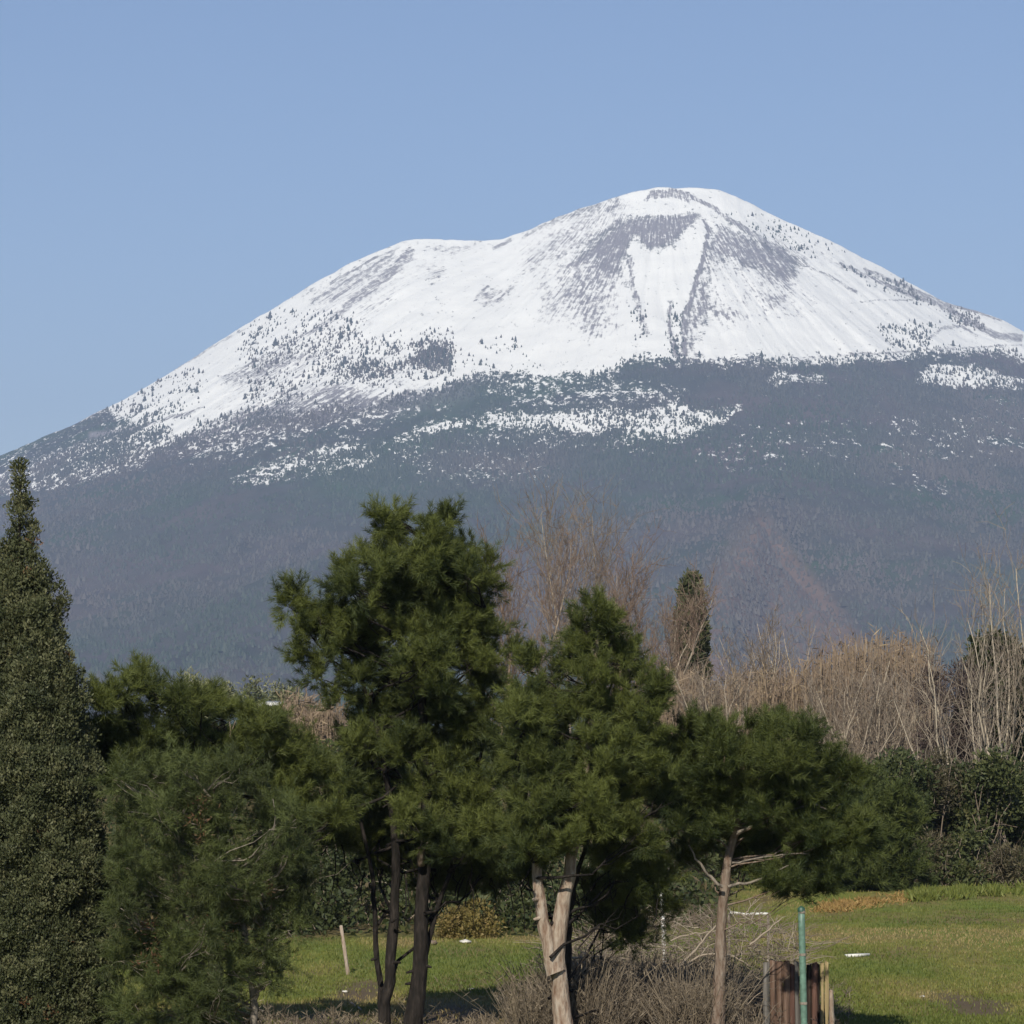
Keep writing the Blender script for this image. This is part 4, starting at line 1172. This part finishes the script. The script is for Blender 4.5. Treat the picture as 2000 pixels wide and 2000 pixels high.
# left: row behind the grove
hl = [(560, 1690, 1850, 100, 88, M_bush, 'low dark bush behind the feathery tree', .35), (650, 1660, 1850, 110, 90, M_bush, 'shaded bush behind the thin left trunk of the tallest pine', .3), (740, 1640, 1850, 110, 91, M_bush, 'shaded bush between the trunks of the tallest pine', .3), (845, 1650, 1845, 110, 90, M_bush, 'dim bush right of the tallest pine trunks', .3),
      (965, 1680, 1840, 110, 89, M_bush, 'dark bush left of the forked trunk', .35), (1060, 1680, 1850, 110, 90, M_bush, 'dark bush behind the forked trunk', .35), (1170, 1650, 1850, 120, 91, M_bush, 'dark bush right of the forked trunk', .35), (1260, 1680, 1850, 100, 93, M_bush, 'dark bush beside the white post', .35)]
for (px, a, b_, w_, Y, m_, lab, ti) in hl:
    bush('hedge_bush', px, a, b_, w_, Y, m_, lab, 'bush', 'shaded bushes behind the pine grove', r, size=.32, L=.10, W=.055, tint=ti, thorn=24)
bush('yellow_bush', 905, 1775, 1842, 80, 86, M_yel, 'low yellowish bush on the grass behind the tallest pine', 'bush', None, r, size=.2, L=.09, W=.04, tint=.5, stems=False)
# olives, left distance
r = np.random.default_rng(205)
ol = [(375, 1312, 60, 128, 'silvery olive tree at the left of the distant olives'), (435, 1326, 56, 130, 'low silvery olive between the two taller olives'), (500, 1310, 70, 129, 'tallest silvery olive tree over the broad left pine'), (560, 1330, 56, 131, 'pale olive tree nearest the dry canes')]
for (px, top, w_, Y, lab) in ol:
    b = base_pt(px, Y); t = thing('olive_tree', b, lab, 'olive tree', 'olive trees in the distance on the left')
    crown = MB(); bl = []
    for i in range(12):
        bl.append((px + r.uniform(-.5, .5) * w_, top + 14 + r.uniform(0, 70), 17, 15, r.uniform(-.6, .6)))
    bl = leaf_crown(crown, bl, Y, r, size=.24, per=34, L=.16, W=.05, base_tint=.5, tvar=.28)
    mb = MB(); top_p = at(px, top + 40, Y); P = wobble(b, top_p, 8, .15, r); mb.tube(P, np.linspace(.16, .05, 8), 6); limbs_to(mb, P, bl, r, .04)
    mb.build('trunk', M_barkg, t); crown.build('crown', M_olive, t)
# scrub covering the bank behind the field
r = np.random.default_rng(207)
mb = MB(); n = 5200
Xs = r.uniform(-30, 36, n); Ys = field_edge(Xs) + 2 + r.uniform(0, 1, n) ** 1.2 * 55
zs = gz(Xs, Ys)
hs = .5 + 1.5 * fbm(Xs * .35, Ys * .3, 41, 3)
m_ = 26
e = rand_dir(n * m_, r).reshape(n, m_, 3)
Pl = np.stack([Xs, Ys, zs], -1)[:, None] + np.stack([e[..., 0] * .6, e[..., 1] * .6, np.abs(e[..., 2]) * hs[:, None]], -1)
tn = np.repeat(np.clip(r.normal(.42, .2, n), 0, 1), m_)
leaves(mb, Pl.reshape(-1, 3), norm(rand_dir(n * m_, r) + [0, 0, .5]), .22, .10, np.clip(tn + r.normal(0, .12, n * m_), 0, 1), r)
tag(mb.build('bank_scrub', M_bush), 'low dark scrub covering the bank behind the field', 'scrub', kind='stuff')
# low white shed just showing over the left pine
Y = 126; b = base_pt(529, Y)
t = thing('farm_shed', b, 'tiny pale roof corner showing beside the dry canes on the left', 'shed')
zt = at(529, 1374, Y)[2]
def box(mb, lo, hi, tint=.5):
    x0, y0, z0 = lo; x1, y1, z1 = hi
    V = [(x0, y0, z0), (x1, y0, z0), (x1, y1, z0), (x0, y1, z0), (x0, y0, z1), (x1, y0, z1), (x1, y1, z1), (x0, y1, z1)]
    mb.add(V, quads=[(0, 3, 2, 1), (4, 5, 6, 7), (0, 1, 5, 4), (1, 2, 6, 5), (2, 3, 7, 6), (3, 0, 4, 7)], tint=tint)
mb = MB(); box(mb, (b[0] - .3, Y, b[2]), (b[0] + .3, Y + 2, zt - .1)); mb.build('wall', M_stone, t)
mb = MB(); V = np.array([(b[0] - .4, Y - .15, zt - .1), (b[0] + .4, Y - .15, zt - .1), (b[0] + .4, Y + 2.15, zt + .05), (b[0] - .4, Y + 2.15, zt + .05)]); V = np.vstack([V, V + [0, 0, .08]])
mb.add(V, quads=[(0, 3, 2, 1), (4, 5, 6, 7), (0, 1, 5, 4), (1, 2, 6, 5), (2, 3, 7, 6), (3, 0, 4, 7)]); mb.build('roof', M_white, t)
# far wood in the plain between the orchard and the mountain
r = np.random.default_rng(206)
mb = MB(); n = 2600
Pf = np.stack([r.uniform(-420, 420, n), r.uniform(240, 900, n), np.zeros(n)], -1); Pf[:, 2] = gz(Pf[:, 0], Pf[:, 1])
Hf = r.uniform(2.5, 4.2, n)
e = rand_dir(n * 16, r).reshape(n, 16, 3)
Pl = Pf[:, None] + np.stack([e[..., 0] * 1.6, e[..., 1] * 1.6, Hf[:, None] * .55 + e[..., 2] * Hf[:, None] * .42], -1)
leaves(mb, Pl.reshape(-1, 3), rand_dir(n * 16, r), 1.1, .8, np.clip(r.normal(.45, .2, n * 16), 0, 1), r)
tag(mb.build('plain_wood', M_bush), 'dark belt of woods on the plain below the mountain', 'woodland', kind='stuff')

# ------------------------------------------------------------------ field grass and weeds
r = np.random.default_rng(301)
n = 190000
py = 1735 + (2030 - 1735) * r.uniform(0, 1, n) ** .8
Yg = F * CAM_Z / (py - 1450); px = r.uniform(-40, 2040, n)
X = Yg * (px - 1000) / F
ok = Yg < field_edge(X) + 2
X, Yg = X[ok], Yg[ok]
P = np.stack([X, Yg, gz(X, Yg) - .01], -1)
dd = dirt(P)
patch = fbm(X * .35, Yg * .14, 55, 4)
keep = r.uniform(0, 1, len(P)) > dd * .88
P, patch, dd = P[keep], patch[keep], dd[keep]
n = len(P)
A = norm(np.stack([r.normal(0, .4, n), r.normal(0, .4, n), np.ones(n)], -1))
leaves(mbg := MB(), P, A, .085, .02, np.clip(.50 + (.5 - patch) * 2.6 + r.normal(0, .13, n), 0, 1), r)
tag(mbg.build('grass', M_grass), 'short olive green grass covering the field', 'grass', kind='stuff')


def ground_at(px, py):
    Y = F * CAM_Z / (py - 1450.0)
    for _ in range(3):
        x = Y * (px - 1000) / F
        Y = F * (CAM_Z - float(gz(x, Y))) / (py - 1450.0)
    return np.array([Y * (px - 1000) / F, Y, float(gz(Y * (px - 1000) / F, Y))])


# strip of dry orange grass by the hedge
mb = MB()
for k in range(900):
    f = r.uniform(0, 1)
    if vnoise(f * 14.0, 3.0, 12) < r.uniform(.1, .9): continue
    q = ground_at(1590 + 180 * f + r.normal(0, 10), 1775 - 24 * f + r.normal(0, 5))
    m_ = 5
    leaves(mb, np.repeat(q[None], m_, 0) + r.normal(0, .08, (m_, 3)) * [1, 1, 0], norm(np.stack([r.normal(0, .7, m_), r.normal(0, .5, m_), np.ones(m_) * .5], -1)), .16, .03, np.clip(r.normal(.5, .22, m_), 0, 1), r)
tag(mb.build('dry_grass', M_dry), 'strip of orange dry grass along the hedge foot', 'dry grass', kind='stuff')
# bright weeds along the hedge foot
mb = MB()
for k in range(1500):
    x = r.uniform(1780, 2040)
    if vnoise(x / 22.0, k * .0, 4) < r.uniform(.2, .8): continue
    q = ground_at(x, np.interp(x, [1780, 2000], [1752, 1738]) + r.normal(0, 4))
    m_ = 6
    leaves(mb, np.repeat(q[None], m_, 0) + r.normal(0, .12, (m_, 3)) * [1, 1, 0], norm(np.stack([r.normal(0, .6, m_), r.normal(0, .5, m_), np.ones(m_)], -1)), .28, .05, np.clip(r.normal(.35, .15, m_), 0, 1), r)
tag(mb.build('tall_grass', M_grass), 'taller bright green grass along the hedge foot', 'grass', kind='stuff')
# brown dry weeds in the foreground
mb = MB()
n = 24000
px = np.concatenate([r.uniform(1010, 1500, n * 3 // 4), r.uniform(480, 1040, n // 8), r.uniform(1480, 1660, n // 8)]); n = len(px)
Yw = 57.0 + 13.0 * r.uniform(0, 1, n) ** 1.3
dens = fbm(px / 60, Yw * .8, 66, 3)
ok = (dens > .42) & ((px > 1010) | (Yw < 60.5)) & ((px < 1478) | (r.uniform(0, 1, n) < .12)) & ((Yw < 63) | (px > 1090))
px, Yw = px[ok], Yw[ok]; n = len(px)
X = Yw * (px - 1000) / F
B = np.stack([X, Yw, gz(X, Yw)], -1)
H = r.uniform(.25, .8, n) * np.where(Yw < 61, 1.15, 1.0) * (.25 + 1.55 * np.clip(fbm(px / 34, Yw * 1.1, 67, 3) * 1.9 - .45, 0, 1)) * np.where(px < 1010, .45, 1.0) * np.interp(px, [1000, 1100, 1440, 1480, 1600], [.7, 1, 1, .45, .35]) * np.where(Yw > 62.5, .7, 1)
T = B + np.stack([r.normal(0, .42, n) * H, r.normal(0, .3, n) * H, H], -1)
sd_ = np.stack([np.full(n, .007), np.zeros(n), np.zeros(n)], -1) * r.uniform(.6, 1.5, (n, 1))
tn = np.clip(r.normal(.5, .22, n), 0, 1)
mb.quad_soup(np.stack([B - sd_, B + sd_, T + sd_ * .4, T - sd_ * .4], 1), tn)
k = 5
f = r.uniform(.3, 1, (n, k, 1)); P = B[:, None] * (1 - f) + T[:, None] * f
A = norm(np.stack([r.normal(0, .9, (n, k)), r.normal(0, .7, (n, k)), np.full((n, k), .6)], -1))
leaves(mb, P.reshape(-1, 3), A.reshape(-1, 3), .15, .014, np.clip(np.repeat(tn, k) + r.normal(0, .15, n * k), 0, 1), r)
tag(mb.build('dry_weeds', M_weed), 'brown dry weeds tangled at the feet of the pines', 'weeds', kind='stuff')
# small green leafy weed left of the forked trunk
t = thing('leafy_weed', ground_at(1035, 1962), 'small leafy green weed left of the forked trunk base', 'weed')
mb = MB(); leaf_crown(mb, [(1020, 1938, 20, 18), (1045, 1945, 24, 20), (1030, 1960, 28, 18)], 60.0, r, size=.12, per=40, L=.09, W=.05, base_tint=.4); mb.build('leaves', M_bush, t)

# brush heap of cut branches
r = np.random.default_rng(302)
mb = MB()
for k in range(1200):
    x = r.uniform(1085, 1560); Y = r.uniform(68, 73)
    top = np.interp(x, [1085, 1200, 1350, 1480, 1560], [1860, 1800, 1790, 1790, 1830])
    zt = at(x, top, Y)[2]
    X = Y * (x - 1000) / F; zb = float(gz(X, Y))
    p = np.array([X, Y, r.uniform(zb + .05, max(zt, zb + .1))])
    a = r.uniform(0, math.pi) if r.uniform() < .7 else r.normal(1.57, .3)
    ln = r.uniform(.35, 1.3)
    d = np.array([math.cos(a) * ln, r.normal(0, .3), math.sin(a) * ln * .55])
    q = p + d; q[2] = max(q[2], zb + .03); q[2] = min(q[2], zt + .25)
    ra = r.uniform(.004, .012)
    mb.tube(wobble(p, q, 7, .25, r, -r.uniform(-.1, .1)), np.linspace(ra, ra * .35, 7), 4, np.clip(r.normal(.38, .24), 0, 1))
tag(mb.build('brush_heap', M_twig), 'heap of thin tangled cut branches behind the slender reddish trunk', 'brushwood', kind='stuff')
mb = MB()
for k in range(520):
    x = r.uniform(1110, 1475); Y = r.uniform(58, 63)
    X = Y * (x - 1000) / F; zb = float(gz(X, Y))
    p = np.array([X, Y, zb + r.uniform(.05, .7)])
    a = r.uniform(-.5, 3.6); ln = r.uniform(.4, 1.1)
    q = p + np.array([math.cos(a) * ln, r.normal(0, .3), math.sin(a) * ln * .6]); q[2] = max(q[2], zb + .03)
    ra = r.uniform(.004, .009)
    mb.tube(wobble(p, q, 7, .2, r, -r.uniform(.0, .25)), np.linspace(ra, ra * .35, 7), 4, np.clip(r.normal(.32, .2), 0, 1))
tag(mb.build('fallen_twigs', M_twig), 'low tangle of grey arching twigs among the brown weeds', 'brushwood', kind='stuff')
# larger single branches on the heap
for pts, a, lab in [([(1318, 1902), (1345, 1870), (1375, 1835), (1398, 1808)], .035, 'pale straight branch leaning up towards the slender trunk from the left'),
                    ([(1345, 1880), (1370, 1866), (1395, 1862), (1430, 1866), (1470, 1890)], .026, 'pale arched branch passing behind the slender trunk'),
                    ([(1465, 1845), (1490, 1825), (1525, 1795)], .026, 'short pale branch pointing up right near the green pole'),
                    ([(1150, 1880), (1180, 1870), (1188, 1845), (1190, 1800)], .022, 'bent upright grey branch right of the forked trunk'),
                    ([(1110, 1872), (1170, 1868), (1230, 1874)], .022, 'level grey branch low beside the forked trunk'),
                    ([(1240, 1868), (1222, 1840), (1210, 1815)], .018, 'thin grey branch leaning left under the dark boughs'),
                    ([(1310, 1838), (1340, 1826), (1400, 1818), (1440, 1812)], .018, 'long level thin branch across the top of the brush heap'),
                    ([(1453, 1790), (1470, 1765), (1478, 1752)], .016, 'short pale stick standing by the white rail')]:
    P = resample(px_line(pts, 67.5), 14, r, .008)
    mb = MB(); mb.tube(P, np.linspace(a, a * .45, 14), 6, .6)
    for j in range(3):
        i = r.integers(4, 12); mb.tube(wobble(P[i], P[i] + np.array([r.normal(0, .2), r.normal(0, .1), abs(r.normal(.15, .1))]), 5, .2, r), np.linspace(a * .4, .004, 5), 4, .8)
    tag(mb.build('cut_branch', M_twig), lab, 'branch', 'larger branches of the brush heap')

# ------------------------------------------------------------------ man-made things
# old upright boards
r = np.random.default_rng(401)
Yk = 58.5
def board_mat(name, c1, c2):
    return bark_mat(name, tuple(x * .6 for x in c1), c1, c2, scale=14, stretch=.08)
M_board = board_mat('weathered_brown_board', (0.12, 0.075, 0.055), (0.19, 0.135, 0.105))
M_board_g = board_mat('weathered_grey_board', (0.13, 0.12, 0.11), (0.22, 0.2, 0.19))
M_board_d = board_mat('dark_rotten_board', (0.025, 0.018, 0.015), (0.06, 0.04, 0.03))
M_board_y = board_mat('pale_yellow_board', (0.30, 0.23, 0.12), (0.42, 0.34, 0.20))
M_board_r = board_mat('rusty_red_board', (0.12, 0.065, 0.05), (0.165, 0.10, 0.08))
cb_ = ground_at(1555, 2035)
t = thing('board_screen', (at(1555, 2000, Yk)[0], Yk, float(gz(at(1555, 2000, Yk)[0], Yk))), 'screen of old upright weathered boards behind the green pole', 'board screen')
bs = [(1490, 1503, 1880, M_board_g, 0), (1503, 1517, 1876, M_board, .0), (1516, 1530, 1882, M_board, .02), (1529, 1543, 1878, M_board, -.02), (1542, 1552, 1886, M_board_r, .0), (1551, 1562, 1880, M_board_g, .03), (1562, 1574, 1888, M_board_g, -.03), (1575, 1586, 1886, M_board_d, .04), (1585, 1597, 1880, M_board_r, 0), (1596, 1602, 1884, M_board_d, .03), (1602, 1609, 1878, M_board_y, -.03), (1610, 1618, 1876, M_board_y, -.05)]
zg = t.location.z - .1
for (xa, xb, yt, m_, dy) in bs:
    A_ = at(xa, yt, Yk); B_ = at(xb, yt, Yk); mb = MB()
    nseg = 8; zz = np.linspace(zg, A_[2], nseg)
    th = .035
    wob1 = r.normal(0, .004, nseg); wob2 = r.normal(0, .004, nseg)
    V = []
    for z_, w1_, w2_ in zip(zz, wob1, wob2):
        V += [(A_[0] + .004 + w1_, Yk + dy, z_), (B_[0] - .004 + w2_, Yk + dy, z_), (B_[0] - .004 + w2_, Yk + dy + th, z_), (A_[0] + .004 + w1_, Yk + dy + th, z_)]
    V = np.array(V); V[-4:, 2] += r.uniform(-.04, .05, 4)
    q = []
    for i in range(nseg - 1):
        for j in range(4):
            q.append((i * 4 + j, i * 4 + (j + 1) % 4, i * 4 + 4 + (j + 1) % 4, i * 4 + 4 + j))
    e_ = (nseg - 1) * 4; q.append((e_, e_ + 1, e_ + 2, e_ + 3))
    mb.add(V, quads=q); mb.build('board', m_, t)
for zz in (.45, .95):
    mb = MB(); box(mb, (at(1488, 1900, Yk)[0], Yk + .085, t.location.z + zz), (at(1618, 1900, Yk)[0], Yk + .14, t.location.z + zz + .09)); mb.build('rail', M_board_d, t)
# gnarled fence post right of it
x_ = at(1622, 1940, Yk)
mb = MB(); mb.tube(resample(np.array([(x_[0], Yk + .1, zg), (x_[0] + .02, Yk + .1, 0.35), at(1620, 1935, Yk + .1)]), 8, r, .008), np.linspace(.075, .06, 8), 9)
tag(mb.build('fence_post', M_barkp), 'short rough grey stake at the right end of the boards', 'post')
# green pole
Yg_ = 56.0; p0 = at(1572, 2040, Yg_); pt = at(1565, 1778, Yg_)
t = thing('green_pole', (p0[0], Yg_, float(gz(p0[0], Yg_))), 'thin green painted metal pole standing before the old boards', 'pole')
mb = MB(); zb = t.location.z - .1
P = np.array([(p0[0], Yg_, zb), (p0[0] * .6 + pt[0] * .4, Yg_, zb + (pt[2] - zb) * .4), pt]); mb.tube(resample(P, 10), np.full(10, .056), 14); mb.build('shaft', M_green, t, smooth=True)
mb = MB(); mb.tube(np.array([pt - [0, 0, .02], pt + [0, 0, .035], pt + [0, 0, .06]]), [.063, .063, .035], 14); mb.build('cap', paint_mat('dark_green_paint', (.03, .08, .055)), t)
mb = MB()
for z_ in (.7, 1.5, 2.2): mb.tube(np.array([(p0[0] + (pt[0] - p0[0]) * z_ / 2.6, Yg_, z_ - .02), (p0[0] + (pt[0] - p0[0]) * z_ / 2.6, Yg_, z_ + .02)]), [.062, .062], 14)
mb.build('wire_clamp', M_barkg, t)
# white birch-like post
Y = 74.0; a = at(1297, 1842, Y); b = at(1292, 1745, Y); zb = float(gz(a[0], Y))
mb = MB(); P = np.array([(a[0], Y, zb - .1), a, b]); mb.tube(resample(P, 14, r, .006), np.full(14, .042) * r.uniform(.8, 1.1, 14), 8)
tag(mb.build('white_post', paint_mat('chipped_white', (.55, .54, .52), .7, .55, 18)), 'chipped white post under the dark right boughs of the forked pine', 'post')
# white rail and board on the field
def stick(name, px0, py0, px1, py1, rad, mat, label, cat, lift=0.0, square=False):
    a = ground_at(px0, py0); b = ground_at(px1, py1); b[2] = max(b[2], float(gz(b[0], b[1])))
    a[2] += rad + lift; b[2] += rad + lift
    mb = MB()
    if square:
        d = norm(b - a); s_ = norm(np.cross(d, [0, 0, 1])) * rad * 1.6; u = np.array([0, 0, rad])
        V = [a - s_ - u, a + s_ - u, a + s_ + u, a - s_ + u, b - s_ - u, b + s_ - u, b + s_ + u, b - s_ + u]
        mb.add(V, quads=[(0, 1, 2, 3), (4, 7, 6, 5), (0, 4, 5, 1), (1, 5, 6, 2), (2, 6, 7, 3), (3, 7, 4, 0)])
    else:
        mb.tube(resample(np.array([a, (a + b) / 2, b]), 8, r, .004), np.full(8, rad), 8)
    return tag(mb.build(name, mat), label, cat)
stick('white_board', 1648, 1866, 1692, 1864, .035, M_white, 'short white board lying flat on the open grass', 'board', square=True)
Y = 76.0; a = at(1424, 1783, Y); b = at(1500, 1785, Y)
t = thing('white_rail', (a[0], Y, float(gz(a[0], Y))), 'broken white rail lying level behind the slender reddish trunk', 'rail')
mb = MB(); mb.tube(resample(np.array([a, (a + b) / 2 - [0, 0, .02], b]), 9, r, .006), np.full(9, .03), 8); mb.build('bar', M_white, t)
for p in (a, b):
    mb = MB(); mb.tube(np.array([(p[0], Y + .02, float(gz(p[0], Y)) - .05), (p[0], Y + .02, p[2] - .03)]), [.03, .028], 7); mb.build('leg', M_barkg, t)
# leaning stake and sticks, left grass
Y = 74; a = at(678, 1868, Y); b = at(666, 1808, Y); zb = float(gz(a[0], Y))
mb = MB(); mb.tube(np.array([(a[0] + .03, Y, zb - .05), b]), [.045, .038], 8); tag(mb.build('wooden_stake', M_barkp), 'pale leaning stake on the grass left of the tallest pine', 'post')
stick('dry_stick', 688, 1955, 708, 1970, .022, M_barkp, 'pale dry stick lying in front of the bare earth patch', 'stick')
def pebble(px, py, s, label, cat='litter', mat=None):
    q = ground_at(px, py); mb = MB()
    th = np.linspace(0, np.pi, 6); ph = np.linspace(0, 2 * np.pi, 9)[:-1]
    V = np.array([[math.sin(a) * math.cos(b), math.sin(a) * math.sin(b), math.cos(a) * .6] for a in th for b in ph]) * s * np.array([1.25, 1, .8]) * r.uniform(.65, 1.25, (48, 1))
    Q = [(i * 8 + j, i * 8 + (j + 1) % 8, i * 8 + 8 + (j + 1) % 8, i * 8 + 8 + j) for i in range(5) for j in range(8)]
    mb.add(V + q + [0, 0, s * .4], quads=Q); return tag(mb.build('stone', mat or M_stone), label, cat)
pebble(676, 1934, .05, 'whitish stone in the bare earth patch on the left', 'stone')
pebble(921, 1929, .05, 'small white stone alone on the grass right of the dark trunks', 'stone', M_white)
pebble(948, 1823, .09, 'white lump under the shaded bushes beside the yellowish bush', 'stone', M_white)
pebble(910, 1839, .11, 'long pale stone at the grass edge below the yellowish bush', 'stone')
pebble(1796, 1943, .045, 'pale stone in the bare earth patch at lower right', 'stone')
pebble(843, 1842, .12, 'reddish brown stone at the grass edge right of the tallest pine trunks', 'stone', M_barkr)

# ------------------------------------------------------------------ air
m, N, L = new_mat('haze')
pv = N.new('ShaderNodeVolumePrincipled')
pv.inputs['Color'].default_value = (*HAZE_COLOR, 1)
pv.inputs['Density'].default_value = HAZE_DENSITY
pv.inputs['Anisotropy'].default_value = 0.0
oo = N.new('ShaderNodeOutputMaterial')
L.new(pv.outputs[0], oo.inputs['Volume'])
mb = MB(); box(mb, (-9500, -900, -30), (9500, 14500, 1460))
hz = mb.build('haze', m)
tag(hz, 'thin pale blue air over plain and mountain', 'haze', kind='stuff')
